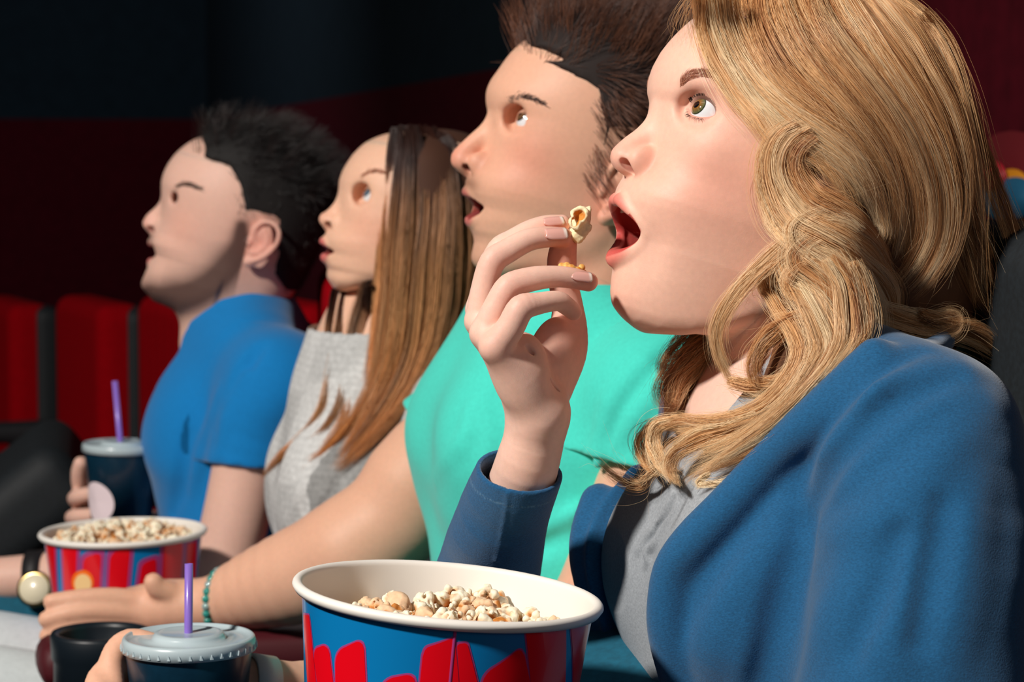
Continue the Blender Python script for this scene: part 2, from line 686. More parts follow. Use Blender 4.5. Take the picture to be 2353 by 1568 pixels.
class Head:
    """Builds a face, skull and neck as one implicit surface from landmarks.
    sp: dict with the frame 'fr', 'face' (midline profile without the nose), 'nose' (ridge points + radii), mouth, eye, ear ... in mm"""

    def __init__(s, sp):
        s.sp = sp
        s.fr = sp['fr']
        s.sh = Shape()
        s.build()

    def build(s):
        sp, sh = s.sp, s.sh
        fc = np.asarray(sp['face'])              # (x, z) rows, any order
        fc = fc[np.argsort(fc[:, 1])]
        zz, xx = fc[:, 1], fc[:, 0]
        zf = np.arange(zz[0] - 30, zz[-1] + 60, .5)
        xf = np.interp(zf, zz, xx)
        xf = np.where(zf > zz[-1], xx[-1] - (zf - zz[-1]) * 1.0 - (zf - zz[-1]) ** 2 * .02, xf)
        kk = np.hanning(13)
        xf = np.convolve(np.pad(xf, 6, 'edge'), kk / kk.sum(), 'valid')
        wz, ww, wn = zip(*sp['width'])
        xc = sp.get('xc', 5.0)
        jaw = np.asarray(sp['jaw'])              # (x, z) rows, the lower edge from front to back
        jo = np.argsort(jaw[:, 0])
        jx, jz = jaw[jo, 0], jaw[jo, 1]
        ztop = sp.get('ztop', 75)
        backx = sp.get('backx', -30)

        def loft(x, y, z):
            z1 = z.ravel()
            a = np.interp(z1, zf, xf)[None, None, :] - xc
            w = np.interp(z1, wz, ww)[None, None, :]
            n = np.interp(z1, wz, wn)[None, None, :]
            dx = x - xc
            bx = np.where(dx > 0, np.abs(dx) / np.maximum(a, 4), np.abs(dx) / (xc - backx))
            ay = np.abs(y) / w
            rad = (bx ** n + ay ** n) ** (1 / n)
            sc = np.minimum(np.maximum(a, 4), w) * .9
            d = (rad - 1) * sc
            zl = np.interp(x.ravel(), jx, jz)[:, None, None] + .0 * y
            zl = zl + sp.get('jawlift', .004) * y * y * sstep(20, 80, x)
            d = smax(d, (zl - z) * .85, sp.get('jawk', 16))
            d = smax(d, (z - ztop) * .9, 22)
            return d
        sh.u(Fn(loft, (-60, -95, -150), (150, 95, 120)))
        c = sp['cran']
        sh.u(Ell(c[0], c[1]), sp.get('crank', 22))
        if 'neck' in sp:
            sh.u(Chain(*sp['neck']), sp.get('neckk', 26))
        for c_, sg, am in sp.get('bumps', []):
            for sy in ((1, -1) if c_[1] != 0 else (1,)):
                sh.bump((c_[0], c_[1] * sy, c_[2]), sg, am)
        # nose
        nr = np.asarray(sp['nose'])              # x, z, r
        sh.u(Chain(np.column_stack([nr[:, 0], 0 * nr[:, 0], nr[:, 1]]), nr[:, 2], 5), sp.get('nosek', 13))
        for (c_, r_, R_, k_) in sp['nose_extra']:
            for sy in ((1, -1) if abs(c_[1]) > .1 else (1,)):
                R = None
                if R_ is not None:
                    R = rotm(R_[0] * sy, R_[1], R_[2] * sy)
                sh.u(Ell((c_[0], c_[1] * sy, c_[2]), r_, R), k_)
        for (c_, r_, R_, k_) in sp['nostril']:
            for sy in (1, -1):
                sh.s(Ell((c_[0], c_[1] * sy, c_[2]), r_, rotm(R_[0] * sy, R_[1], R_[2] * sy)), k_)
        # mouth: cavity, then a ring of lip
        if 'lip' in sp:
            L = np.asarray(sp['lip'])            # half loop: top centre ... corner ... bottom centre: x, y, z, r
            Lc = catmull(L, 6)
            mir = Lc[1:-1][::-1] * np.array([1, -1, 1, 1])
            loop = np.vstack([Lc, mir, Lc[:1]])
            s.liploop = loop
            if sp.get('mouth_deep'):
                cz = loop[:, 2]
                zc = (cz.max() + cz.min()) / 2
                top, bot = L[0], L[-1]
                # opening outline in (y, z)
                yy, zz2 = loop[:, 1], loop[:, 2]
                hz = (cz.max() - cz.min()) / 2
                hw = np.abs(yy).max()
                xcor = L[:, 0].min()
                dep = sp['mouth_deep']
                i_up = Lc[:np.argmax(Lc[:, 1]) + 1]
                i_dn = Lc[np.argmax(Lc[:, 1]):][::-1]

                def cav(x, y, z, pts=False):
                    ya = np.abs(y)
                    yr = ya.ravel()
                    sh_ = (-1, 1, 1) if pts else (1, -1, 1)
                    zu = np.interp(yr, i_up[:, 1], i_up[:, 2]).reshape(sh_)
                    zd = np.interp(yr, i_dn[:, 1], i_dn[:, 2]).reshape(sh_)
                    gr = np.clip((xcor - 7 - x) * .25, 0, sp.get('cavgrow', 6))
                    d = np.maximum(z - zu - gr, zd - z - gr)
                    d = np.maximum(d, ya - hw - gr)
                    d = np.maximum(d, (xcor - dep) - x)
                    return d.ravel() if pts else d
                s.cav = cav
                sh.s(Fn(cav, (xcor - dep, -hw - 8, cz.min() - 8), (160, hw + 8, cz.max() + 8)), 2)
            sh.u(Chain(loop[:, :3], loop[:, 3]), sp.get('lipk', 3.0))
            if 'slit' in sp:
                sl_ = np.asarray(sp['slit'])
                c2 = catmull(sl_, 5)
                c2 = np.vstack([c2[::-1] * np.array([1, -1, 1, 1]), c2[1:]])
                sh.s(Chain(c2[:, :3], c2[:, 3]), 1.0)
        for (P_, r_, k_, sgn) in sp.get('chains', []):
            P_ = np.asarray(P_, float)
            for sy in (1, -1):
                ch = Chain(P_ * np.array([1, sy, 1]), r_, 5)
                (sh.u if sgn > 0 else sh.s)(ch, k_)
        # eyes: lid shell, almond opening
        if 'eye' in sp:
            ex, ey, ez = sp['eye']
            rb = sp.get('eye_r', 12.0)
            th = sp.get('lid', 1.4)
            so = sp.get('socket', ((12, -3, 1), (9, 19, 11), 12))
            for sy in (1, -1):
                c_ = np.array([ex, ey * sy, ez])
                sh.s(Ell(c_ + np.array(so[0]) * np.array([1, sy, 1]), so[1]), so[2])
                sh.u(Ell(c_, rb + th), sp.get('lidk', 5))
            if 'crease' in sp:
                for sy in (1, -1):
                    pts = []
                    for ph, el in sp['crease']:
                        ph, el = math.radians(ph), math.radians(el)
                        rr = rb + th + .6
                        pts.append((ex + rr * math.cos(el) * math.cos(ph), sy * (ey + rr * math.cos(el) * math.sin(ph)), ez + rr * math.sin(el)))
                    sh.s(Chain(pts, .55, 5), 1.6)
            p0, pw, up_, dn_ = sp['lids']

            for sy in (1, -1):
                def opening(x, y, z, sy=sy):
                    X, Y, Z = x - ex, (y - ey * sy) * sy, z - ez
                    r = np.sqrt(X * X + Y * Y + Z * Z) + 1e-6
                    el = np.degrees(np.arcsin(np.clip(Z / r, -1, 1)))
                    ph = np.degrees(np.arctan2(Y, X))
                    q = np.clip(1 - ((ph - p0) / pw) ** 2, 0, 1)
                    tu = up_ * q ** .5
                    td = dn_ * q ** .7
                    k = rb * math.pi / 180
                    d = np.maximum(np.maximum(el - tu, td - el) * k, (np.abs(ph - p0) - pw) * k)
                    d = np.maximum(d, r - rb - 4.5)
                    return np.maximum(d, rb - 2.5 - r)
                sh.s(Fn(opening, (ex - 14, ey * sy - 22, ez - 18), (ex + 22, ey * sy + 22, ez + 18)), .7)
        # ear on both sides
        if 'ear' in sp:
            E_ = sp['ear']
            yb = E_.get('y', 74)
            for sy in (1, -1):
                f = lambda q, dy=0: np.array([q[0], sy * (yb + (q[2] if len(q) > 2 else 0) + dy), q[1]])
                hel = np.array([f(q) for q in E_['helix']])
                inner = np.mean(hel, 0)
                # plate
                pc = E_['plate']
                sh.u(Ell(f(pc[0]), pc[1], rotm(0, pc[2], -22 * sy)), 3)
                sh.s(Ell(f(E_['concha'][0], 3.5), E_['concha'][1], rotm(0, pc[2], 0)), 3)
                sh.u(Chain(hel, E_.get('hr', 3.0), 5), 2.5)
                sh.u(Chain(np.array([f(q) for q in E_['anti']]), 2.6, 5), 2.5)
                sh.u(Ell(f(E_['lobe'][0]), E_['lobe'][1]), 4)
                sh.u(Ell(f(E_['tragus'], -1), (4, 4, 5)), 3)

    def eyeball(s, parent, gaze_local, iris_col, seed=0, sy=1):
        """a ball with iris and pupil painted around the gaze axis"""
        sp = s.sp
        ex, ey, ez = sp['eye']
        rb = sp.get('eye_r', 12.0) - .1
        nu, nv = 72, 64
        g = np.asarray(gaze_local, float)
        if sy < 0:
            g = g * np.array([1, 1, 1])
        g = g / np.linalg.norm(g)
        a = np.cross(g, [0, 0, 1.0]); a /= np.linalg.norm(a)
        b = np.cross(g, a)
        V, Cc = [], []
        rng = np.random.RandomState(5)
        fib = rng.rand(nu)
        irc = np.asarray(iris_col)
        ths = np.concatenate([np.linspace(0, .62, 34), np.linspace(.66, math.pi, nv - 34)])
        for t in ths:
            for i in range(nu):
                p = 2 * math.pi * i / nu
                bul = .9 * max(0, 1 - (t / .55) ** 2)
                r = rb + bul
                V.append(np.array([ex, ey * sy, ez]) + r * (math.cos(t) * g + math.sin(t) * (math.cos(p) * a + math.sin(p) * b)))
                if t < .19:
                    c = np.array([.004, .004, .005])
                elif t < .47:
                    q = (t - .19) / .28
                    c = irc[0] * (1 - q) + irc[1] * q
                    c = c * (.75 + .5 * fib[i])
                elif t < .53:
                    c = irc[1] * .25
                else:
                    c = np.array([.80, .83, .86])
                    if t > 1.2:
                        c = np.array([.80, .66, .64])
                Cc.append(c)
        Q = []
        for j in range(len(ths) - 1):
            for i in range(nu):
                Q.append((j * nu + i, j * nu + (i + 1) % nu, (j + 1) * nu + (i + 1) % nu, (j + 1) * nu + i))
        P = s.fr.world(np.array(V))
        o = put_mesh('eyeball', P, np.array(Q)[:, ::-1], M_eye, parent, col=np.array(Cc))
        return o


def paint(P, base, tints):
    """P local points; tints: (centre, sigma, colour, strength)"""
    C = np.tile(np.asarray(base, float), (len(P), 1))
    for c, sg, col, a in tints:
        sg = np.full(3, float(sg)) if np.ndim(sg) == 0 else np.asarray(sg, float)
        w = a * np.exp(-.5 * (((P - np.asarray(c)) / sg) ** 2).sum(1))
        C += w[:, None] * (np.asarray(col) - C)
    return C


def chain_dist(P, pts, sub=4):
    Q = catmull(pts, sub) if sub > 1 else np.asarray(pts)
    best = np.full(len(P), 1e9)
    tt = np.zeros(len(P))
    for i in range(len(Q) - 1):
        a, b = Q[i], Q[i + 1]
        ba = b - a
        t = np.clip(((P - a) @ ba) / max(ba @ ba, 1e-9), 0, 1)
        d = np.linalg.norm(P - a - t[:, None] * ba, axis=1)
        m = d < best
        best[m] = d[m]
        tt[m] = (i + t[m]) / (len(Q) - 1)
    return best, tt


M_eye = mat('eye_wet', attr=True, rough=.06, spec=.6, coat=1.0, sss=.1, ssss=.002)
M_skin = mat('skin', attr=True, rough=.5, sss=.3, sssr=(1, .35, .18), ssss=.006, noise=.035, nscale=260, bump=.16, bscale=1100, bdist=.0005, spec=.32)
M_teeth = mat('tooth_enamel', base=lin(238, 228, 210), rough=.2)


def onsurf(vol, fr, pts, lift=0.0, y0=0.0, more=()):
    """pixels -> points lying on an implicit surface (then lifted along its normal)"""
    out, last = [], y0
    for p in pts:
        h = vol.hit(fr, p[0], p[1])
        for v2, f2 in more:
            h2 = v2.hit(f2, p[0], p[1])
            if h2 is not None:
                h2 = fr.local(f2.world(h2))
                if h is None or h2[1] > h[1]:
                    h = h2
        if h is None:
            h = fr.pl(p[0], p[1], last)
        else:
            last = h[1]
            h = h + vol.grad(h[None])[0] * lift
        out.append(h)
    return np.array(out)


def strand_mat(name, stops, rough=.28):
    """hair BSDF; per-curve attribute 'tone' picks the colour from light to dark"""
    m = bpy.data.materials.new(name)
    m.use_nodes = True
    N = m.node_tree.nodes
    Lk = m.node_tree.links.new
    h = N['Principled BSDF']
    h.inputs['Roughness'].default_value = .42
    h.inputs['Specular IOR Level'].default_value = .55
    a = N.new('ShaderNodeAttribute')
    a.attribute_name = 'tone'
    cr = N.new('ShaderNodeValToRGB')
    e = cr.color_ramp.elements
    for i, (p, c) in enumerate(stops):
        el = e[i] if i < 2 else e.new(p)
        el.position = p
        el.color = (*c, 1)
    Lk(a.outputs['Fac'], cr.inputs[0])
    Lk(cr.outputs[0], h.inputs['Base Color'])
    Lk(h.outputs[0], N['Material Output'].inputs['Surface'])
    return m


LOCK_ID = []


def grow_lock(G, R, n, rng, seg=28, frizz=1.0, spread=1.0, trim=.25, wave=0.0, flat=.55, up=None):
    """strands around a guide polyline G (k,3), R radius per guide point (mm)"""
    R = np.full(len(G), float(R)) if np.ndim(R) == 0 else np.interp(np.linspace(0, 1, len(G)), np.linspace(0, 1, len(R)), R)
    C = catmull(np.column_stack([G, R]), 8)
    # resample evenly
    ds = np.r_[0, np.cumsum(np.linalg.norm(np.diff(C[:, :3], axis=0), axis=1))]
    Lh = ds[-1]
    base_t = np.linspace(0, 1, seg * 2)
    CC = np.column_stack([np.interp(base_t * Lh, ds, C[:, k]) for k in range(4)])
    T = np.gradient(CC[:, :3], axis=0)
    T /= np.linalg.norm(T, axis=1)[:, None] + 1e-9
    upv = np.array([0, 1.0, 0]) if up is None else up
    N1 = np.cross(T, upv); N1 /= np.linalg.norm(N1, axis=1)[:, None] + 1e-6
    N2 = np.cross(N1, T)
    out = []
    nw = 16
    wr, wa = np.sqrt(rng.rand(nw)) * spread * .9, rng.rand(nw) * 2 * math.pi
    wtw, wt1 = rng.normal(0, .3, nw), rng.rand(nw) ** 1.5
    wph, wfr = rng.rand(nw) * 6.28, rng.uniform(1.2, 3, nw)
    LOCK_ID.clear()
    for i in range(n):
        wi = rng.randint(nw)
        LOCK_ID.append(wi)
        wob = rng.normal(0, .15, 2)
        a, b = wr[wi] * math.cos(wa[wi]) + wob[0], (wr[wi] * math.sin(wa[wi]) + wob[1]) * flat
        t0 = rng.rand() ** 2 * trim * .3
        t1 = 1 - (.7 * wt1[wi] + .3 * rng.rand()) * trim
        tw = wtw[wi]
        ph, fr_ = wph[wi] + rng.normal(0, .25), wfr[wi]
        t = np.linspace(t0, t1, seg)
        X = np.column_stack([np.interp(t, base_t, CC[:, k]) for k in range(4)])
        n1 = np.column_stack([np.interp(t, base_t, N1[:, k]) for k in range(3)])
        n2 = np.column_stack([np.interp(t, base_t, N2[:, k]) for k in range(3)])
        ca, sa = np.cos(tw * t), np.sin(tw * t)
        aa = (a * ca - b * sa) * X[:, 3] + frizz * np.sin(fr_ * t * 6.28 + ph) * .55 + frizz * rng.normal() * t * t * .9
        bb = (a * sa * flat + b * ca) * X[:, 3] + frizz * np.cos(fr_ * .8 * t * 6.28 + ph * 2) * .35 + frizz * abs(rng.normal()) * t * t * .8
        out.append(X[:, :3] + n1 * aa[:, None] + n2 * bb[:, None])
    return out


def strands_obj(name, S_, tone, rad, m, parent, fr, tip=.25):
    o = put_strands(name, [fr.world(s) for s in S_], rad, m, parent, tip)
    at_ = o.data.attributes.new('tone', 'FLOAT', 'CURVE')
    at_.data.foreach_set('value', np.asarray(tone, np.float32))
    return o




M_brow_light = hair_mat('brow_brown', base=lin(172, 112, 84), rough=.35)
# ------------------------------------------------------------------ the blonde woman in front
W1F = Frame(1781, 448, 1.55, 17, 18)
W1T = Frame(1850, 980, 1.56, 17, 0)


def w1_head_spec():
    fr = W1F
    q = lambda px, py, y=0: fr.pl(px, py, y)
    xz = lambda px, py, y=0: tuple(fr.pl(px, py, y)[[0, 2]])
    sp = dict(fr=fr)
    sp['face'] = [xz(1640, 20), xz(1600, 66), xz(1566, 97), xz(1545, 120), xz(1527, 153), xz(1517, 185), xz(1514, 210), xz(1520, 236),
                  xz(1506, 290), xz(1488, 340), xz(1458, 390), xz(1441, 412), xz(1431, 430), xz(1424, 455), xz(1424, 490), xz(1428, 540),
                  xz(1420, 590), xz(1414, 622), xz(1412, 645), xz(1411, 672), xz(1415, 700), xz(1424, 724), xz(1440, 742)]
    sp['width'] = [(-130, 34, 2.0), (-105, 40, 2.0), (-85, 48, 2.05), (-60, 57, 2.15), (-30, 63, 2.3), (0, 67, 2.15), (20, 67, 2.02), (45, 66, 2.1), (80, 64, 2.1), (120, 60, 2.1)]
    sp['jaw'] = [xz(1418, 742), xz(1440, 758), xz(1480, 767), xz(1540, 767), xz(1606, 757), (10, -84), (-8, -66), (-40, -50)]
    sp['jawk'] = 11
    sp['cran'] = ((-4, 0, 50), (98, 76, 86))
    sp['neck'] = (np.array([(-30, 0, -10), q(1800, 640) * [1, 0, 1], q(1830, 850) * [1, 0, 1], q(1860, 1050) * [1, 0, 1]]), [60, 54, 55, 60])
    ridge = np.array([(*xz(1519, 232), 6.0), (*xz(1497, 268), 6.5), (*xz(1468, 291), 7.0), (*xz(1440, 311), 7.6), (*xz(1420, 328), 8.2), (*xz(1406, 345), 8.4)])
    nr = []
    for i, (x, z, r) in enumerate(ridge):
        a, b = ridge[max(i - 1, 0)], ridge[min(i + 1, len(ridge) - 1)]
        t = np.array([b[0] - a[0], b[1] - a[1]]); t /= np.linalg.norm(t)
        n = np.array([t[1], -t[0]])
        if n[0] > 0: n = -n
        if i == len(ridge) - 1: n = np.array([-.98, -.15])
        nr.append((x + n[0] * (r + .6), z + n[1] * (r + .6), r))
    sp['nose'] = nr
    sp['nosek'] = 9
    tip = np.array([nr[-1][0], 0, nr[-1][1]])
    ala = q(1481, 371, 13)
    sp['nose_extra'] = [((ala[0], 12.2, ala[2]), (9.8, 5.4, 9.0), (0, -11, 0), 5),
                        (tip + np.array([-4, 4.5, -1]), (8, 5.5, 6.5), None, 5),
                        (q(1432, 385) * [1, 0, 1] + np.array([-3, 0, 3]), (9, 3.6, 5.5), None, 5)]
    ns = q(1450, 382, 9)
    sp['nostril'] = [((ns[0], 8.6, ns[2]), (8.2, 3.4, 4.0), (10, -13, -8), 1.2), ]
    up, dn = q(1421, 463), q(1410, 593)
    cor = q(1484, 534, 23)
    m1 = q(1440, 478, 12)
    m2 = q(1466, 504, 19.5)
    m3 = q(1474, 562, 19)
    m4 = q(1446, 581, 12)
    sp['lip'] = [(*up, 3.4), (*(q(1425, 461, 5)), 3.8), (*m1, 3.0), (*m2, 2.0), (*cor, 1.4), (*m3, 2.2), (*m4, 3.8), (*(q(1423, 589, 5)), 4.7), (*dn, 5.2)]
    sp['mouth_deep'] = 38
    sp['cavgrow'] = 5
    sp['lipk'] = 5
    e = q(1629, 264, 31)
    sp['eye'] = (e[0], 31, e[2])
    sp['lids'] = (32, 55, 38, -21)
    sp['socket'] = ((13.5, 10, .5), (8.5, 19, 9.5), 9)
    sp['ztop'] = 100
    
    bz = q(1590, 178, 30)
    sp['bumps'] = [((bz[0] - 2, 28, bz[2]), (12, 14, 8), 1.0),                       # brow
                   ((e[0] + 12, 14, e[2] + 1), (7, 6, 9), -3.0),                     # inner socket
                   ((e[0] + 4, 34, e[2] - 1), (9, 17, 12), -1.5),
                   (q(1625, 340, 44), (13, 14, 11), 3.6),                            # cheekbone
                   (q(1560, 470, 34), (14, 12, 18), 1.2),
                   (q(1415, 690, 0), (10, 14, 10), .8),
                   (q(1512, 560, 30), (7, 7, 16), -1.4)]
    return sp


M_lash = hair_mat('lash_black', base=(.012, .009, .008), rough=.35)


def build_w1():
    sp = w1_head_spec()
    H = Head(sp)
    fr = W1F
    q = lambda px, py, y=0: fr.pl(px, py, y)
    fine = Vol((5, -58, -115), (124, 80, 92), .8).run(H.sh)
    P1, Q1 = fine.mesh()
    coarse = Vol((-140, -90, -240), (125, 90, 160), 2.6).run(H.sh)
    x, y, z = coarse.ax[0][:, None, None], coarse.ax[1][None, :, None], coarse.ax[2][None, None, :]
    bd = np.maximum(np.maximum(9 - x, np.abs(y - 11) - 65), np.abs(z + 11.5) - 99)
    coarse.D = np.maximum(coarse.D, -bd).astype(np.float32)
    P2, Q2 = coarse.mesh()
    HS = w1_hand()
    hv = Vol(q(1350, 480, -62) * [0, 1, 0] + [0, 0, 0] + np.array([q(1400, 800)[0] - 10, 0, q(1130, 1160)[2] - 5]), (q(1060, 800)[0] + 25, 48, q(1290, 470)[2] + 12), .9).run(HS)
    P3, Q3 = hv.mesh()
    av = Vol((q(1400, 1400)[0] - 120, -190, q(1200, 1560)[2]), (q(1060, 1000)[0] + 60, 60, q(1130, 1160)[2] - 1), 3).run(HS)
    P4, Q4 = av.mesh()
    # torso and upper arms under the clothes
    tq = W1T.pl
    B_ = Shape()
    B_.u(Ell(tq(1835, 1400, 0) * [1, 0, 1], (98, 146, 200)))
    B_.u(Chain([tq(1880, 960, 0) * [1, 0, 1] + [0, 50, 0], tq(2000, 960, 100), tq(2116, 1030, 150), tq(2130, 1250, 172), tq(2096, 1620, 186)], [32, 38, 42, 46, 44]), 25)
    el_ = W1T.local(fr.world(q(1035, 1640, -180)))
    B_.u(Chain([tq(1880, 960, 0) * [1, 0, 1] + [0, -50, 0], tq(1900, 985, 0) * [1, 0, 1] + [0, -150, 0], tq(1500, 1500, -215), el_, W1T.local(fr.world(q(1070, 1470, -138)))], [32, 40, 36, 32, 27]), 22)
    lo_ = np.min([o[1].lo for o in B_.ops], 0) - 12
    hi_ = np.max([o[1].hi for o in B_.ops], 0) + 12
    P5, Q5 = Vol(lo_, hi_, 7).run(B_).mesh()
    P5 = fr.local(W1T.world(P5))
    P, Q = merge([(P1, Q1), (P2, Q2), (P3, Q3), (P4, Q4), (P5, Q5)])
    nh = len(P1) + len(P2)
    # colours
    base = lin(244, 196, 174)
    pink = lin(226, 130, 112)
    tints = [(q(1640, 420, 50), (24, 20, 26), lin(236, 160, 138), .5), (tuple(q(1410, 350)), 9, lin(236, 160, 140), .45),
             (q(1490, 380, 13), 8, lin(220, 120, 90), .45), (q(1620, 225, 36), (10, 10, 7), lin(205, 140, 122), .5),
             (q(1625, 290, 34), (9, 11, 3), lin(222, 150, 130), .4), (q(1412, 690), 12, lin(232, 160, 140), .3)]
    C = paint(P, base, tints)
    # brow tint
    d, t = chain_dist(P, np.array([snap(fine, fr, b) for b in [(1566, 190), (1580, 180), (1600, 172), (1625, 173), (1650, 180)]]))
    w = .22 * np.exp(-(d / 3.2) ** 2)
    C += w[:, None] * (lin(150, 90, 70) - C)
    # lips
    L = H.liploop
    d, t = chain_dist(P, L[:, :3], 1)
    rr = np.interp(np.linspace(0, 1, 200), np.linspace(0, 1, len(L)), L[:, 3])
    rl = np.interp(t, np.linspace(0, 1, 200), rr)
    w = 1 - sstep(rl + .1, rl + 1.6, d)
    C += w[:, None] * (lin(226, 134, 120) - C)
    # the inside of the mouth
    w = (1 - sstep(.3, 1.6, H.cav(P[:, 0][:, None, None], P[:, 1][:, None, None], P[:, 2][:, None, None], True))) * sstep(rl - 1.2, rl + .8, d)
    w = w * (P[:, 0] < L[:, 0].max() - 4)
    C += (w * .92)[:, None] * (lin(190, 58, 56) - C)
    # nostrils
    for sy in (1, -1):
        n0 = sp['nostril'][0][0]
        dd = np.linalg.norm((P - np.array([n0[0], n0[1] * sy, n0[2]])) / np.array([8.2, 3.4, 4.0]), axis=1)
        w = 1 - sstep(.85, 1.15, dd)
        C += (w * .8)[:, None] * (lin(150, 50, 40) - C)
    # upper lid liner and shadow
    ex = np.array(sp['eye'])
    v = P - ex
    r = np.linalg.norm(v, axis=1)
    el = np.degrees(np.arcsin(np.clip(v[:, 2] / r, -1, 1)))
    ph = np.degrees(np.arctan2(v[:, 1], v[:, 0]))
    p0, pw, up_, dn_ = sp['lids']
    qq = np.clip(1 - ((ph - p0) / pw) ** 2, 0, 1)
    near = (r < 15.5) & (np.abs(ph - p0) < pw + 14)
    w = np.where(near, np.exp(-((el - up_ * qq ** .5 - 2) / 5.0) ** 2), 0) * sstep(-40, 20, ph)
    C += (w * .8)[:, None] * (lin(84, 50, 46) - C)
    w = np.where(near, np.exp(-((el - dn_ * qq ** .7 + 2) / 4.0) ** 2), 0)
    C += (w * .5)[:, None] * (lin(190, 110, 100) - C)
    # hand: warmer finger ends and knuckles, paler back
    Ph = P[nh:]
    tt = [(q(1360, 645, 14), 9, lin(226, 120, 95), .55), (q(1300, 545, -4), 9, lin(226, 130, 105), .5), (q(1318, 715, 24), 8, lin(220, 130, 108), .4),
          (q(1195, 705, 32), 8, lin(226, 160, 145), .5), (q(1165, 650, 16), 8, lin(226, 165, 148), .4), (q(1128, 600, 0), 8, lin(226, 165, 148), .4),
          (q(1135, 800, 30), 12, lin(228, 170, 152), .4), (q(1300, 780, -5), 20, lin(224, 140, 118), .5), (q(1292, 590, -14), 14, lin(224, 110, 80), .5)]
    C[nh:] = paint(Ph, lin(242, 200, 182), tt)
    person = put_mesh('person', fr.world(P), Q, M_skin, loc=fr.world([(0, 0, -260)])[0], col=C)
    tag(person, 'blonde wavy haired woman in blue jacket, mouth wide open, raising popcorn', 'person')
    g = np.array([.93, .30, .25])
    H.eyeball(person, g, (lin(150, 96, 40), lin(96, 104, 70)))
    H.eyeball(person, g, (lin(150, 96, 40), lin(96, 104, 70)), sy=-1)
    w1_nails(person)
    # lashes
    rng = np.random.RandomState(3)
    rb = 12.0
    p0, pw, up_, dn_ = sp['lids']
    st, ra = [], []
    for sy in (1, -1):
        ce = np.array([ex[0], ex[1] * sy, ex[2]])
        for i in range(150):
            upper = i < 105
            ph = p0 + pw * rng.uniform(-.95, .97)
            qv = max(1 - ((ph - p0) / pw) ** 2, 0)
            el = up_ * qv ** .5 + 1.5 if upper else dn_ * qv ** .7 - 2.5
            a_, e_ = math.radians(ph), math.radians(el)
            D0 = np.array([math.cos(e_) * math.cos(a_), sy * math.cos(e_) * math.sin(a_), math.sin(e_)])
            root = ce + D0 * (rb + 1.5)
            ln = (rng.uniform(7.5, 11.0) if upper else rng.uniform(2.5, 4.5)) * (.65 + .35 * qv)
            clump = (round(ph / 6) * 6 - ph) * .012
            a2 = a_ * 1.1 + clump
            out = np.array([math.cos(a2) * .8, sy * math.sin(a2) * .8, .32 if upper else -.35])
            out /= np.linalg.norm(out)
            t = np.linspace(0, 1, 7)[:, None]
            bend = np.array([-.12, 0, .75 if upper else -.15])
            st.append(fr.world(root + out * ln * t + bend * ln * t ** 2))
            ra.append(.00015 if upper else .00007)
    put_strands('eyelashes', st, ra, M_lash, person, .1)
    # eyebrows
    st, ra = [], []
    spine = np.array([(1562, 196), (1572, 184), (1586, 174), (1604, 169), (1624, 171), (1646, 178), (1662, 187)], float)
    for i in range(340):
        u = rng.rand() * (len(spine) - 1.001)
        k = int(u)
        p = spine[k] + (spine[k + 1] - spine[k]) * (u - k)
        wd = np.interp(u, [0, 1, 3, 6], [7, 11, 9, 3])
        p = p + np.array([0, rng.uniform(-1, 1) * wd])
        ang = np.interp(u, [0, 1, 2.5, 6], [80, 62, 25, -20]) + rng.uniform(-12, 12)
        ln = rng.uniform(14, 26)
        dirp = np.array([math.cos(math.radians(ang)), -math.sin(math.radians(ang))])
        pts = []
        for t in np.linspace(0, 1, 5):
            h = fine.hit(fr, *(p + dirp * ln * t + np.array([2, 4]) * t * t))
            if h is None:
                break
            pts.append(h + fine.grad(h[None])[0] * (.1 + .9 * math.sin(t * 2.2)))
        if len(pts) == 5:
            pts = np.array(pts)
            st.append(fr.world(pts)); ra.append(.00007)
            if rng.rand() < .6:
                pm = pts * np.array([1, -1, 1])
                st.append(fr.world(pm)); ra.append(.00007)
    put_strands('eyebrows', st, ra, M_brow_light, person, .2)
    # upper teeth
    T = Shape()
    Lm = H.liploop
    for k in range(-4, 5):
        yt = k * 6.6
        xt = Lm[0, 0] - 7 - (yt / 9.0) ** 2 * .8
        T.u(Ell((xt, yt, Lm[0, 2] + .5), (2.8, 3.9, 6.2)), .6)
    tv = Vol((Lm[0, 0] - 34, -34, Lm[0, 2] - 9), (Lm[0, 0] + 2, 34, Lm[0, 2] + 9), .8).run(T)
    Pt, Qt = tv.mesh()
    put_mesh('teeth', fr.world(Pt), Qt, M_teeth, person)
    return person, H, fine, sp


FING = dict(
    middle=[(1104, 738, -6, 10), (1112, 668, -4, 8.6), (1131, 604, -2, 8.3), (1170, 575, -2, 7.9), (1214, 552, -3, 7.4), (1255, 545, -4, 6.9), (1294, 545, -4, 6.2)],
    index=[(1106, 712, -24, 10), (1118, 640, -22, 8.2), (1146, 577, -20, 8.0), (1180, 552, -18, 7.4), (1218, 530, -17, 6.9), (1255, 518, -16, 6.6), (1291, 514, -15, 5.9)],
    ring=[(1116, 766, 11, 10), (1142, 704, 15, 8.5), (1170, 660, 17, 8.3), (1220, 642, 17, 7.9), (1276, 636, 16, 7.0), (1318, 640, 15, 6.7), (1352, 648, 14, 6.2)],
    little=[(1140, 798, 25, 9.8), (1172, 754, 31, 9.0), (1197, 710, 34, 8.5), (1236, 698, 33, 7.0), (1280, 692, 29, 6.4), (1300, 702, 26, 6.0), (1318, 717, 23, 5.4)],
    thumb=[(1268, 890, -10, 14), (1298, 815, -14, 14), (1306, 760, -15, 12.5), (1304, 700, -16, 10), (1294, 648, -15, 9.6), (1291, 600, -13, 9.6), (1296, 562, -11, 8.4)])


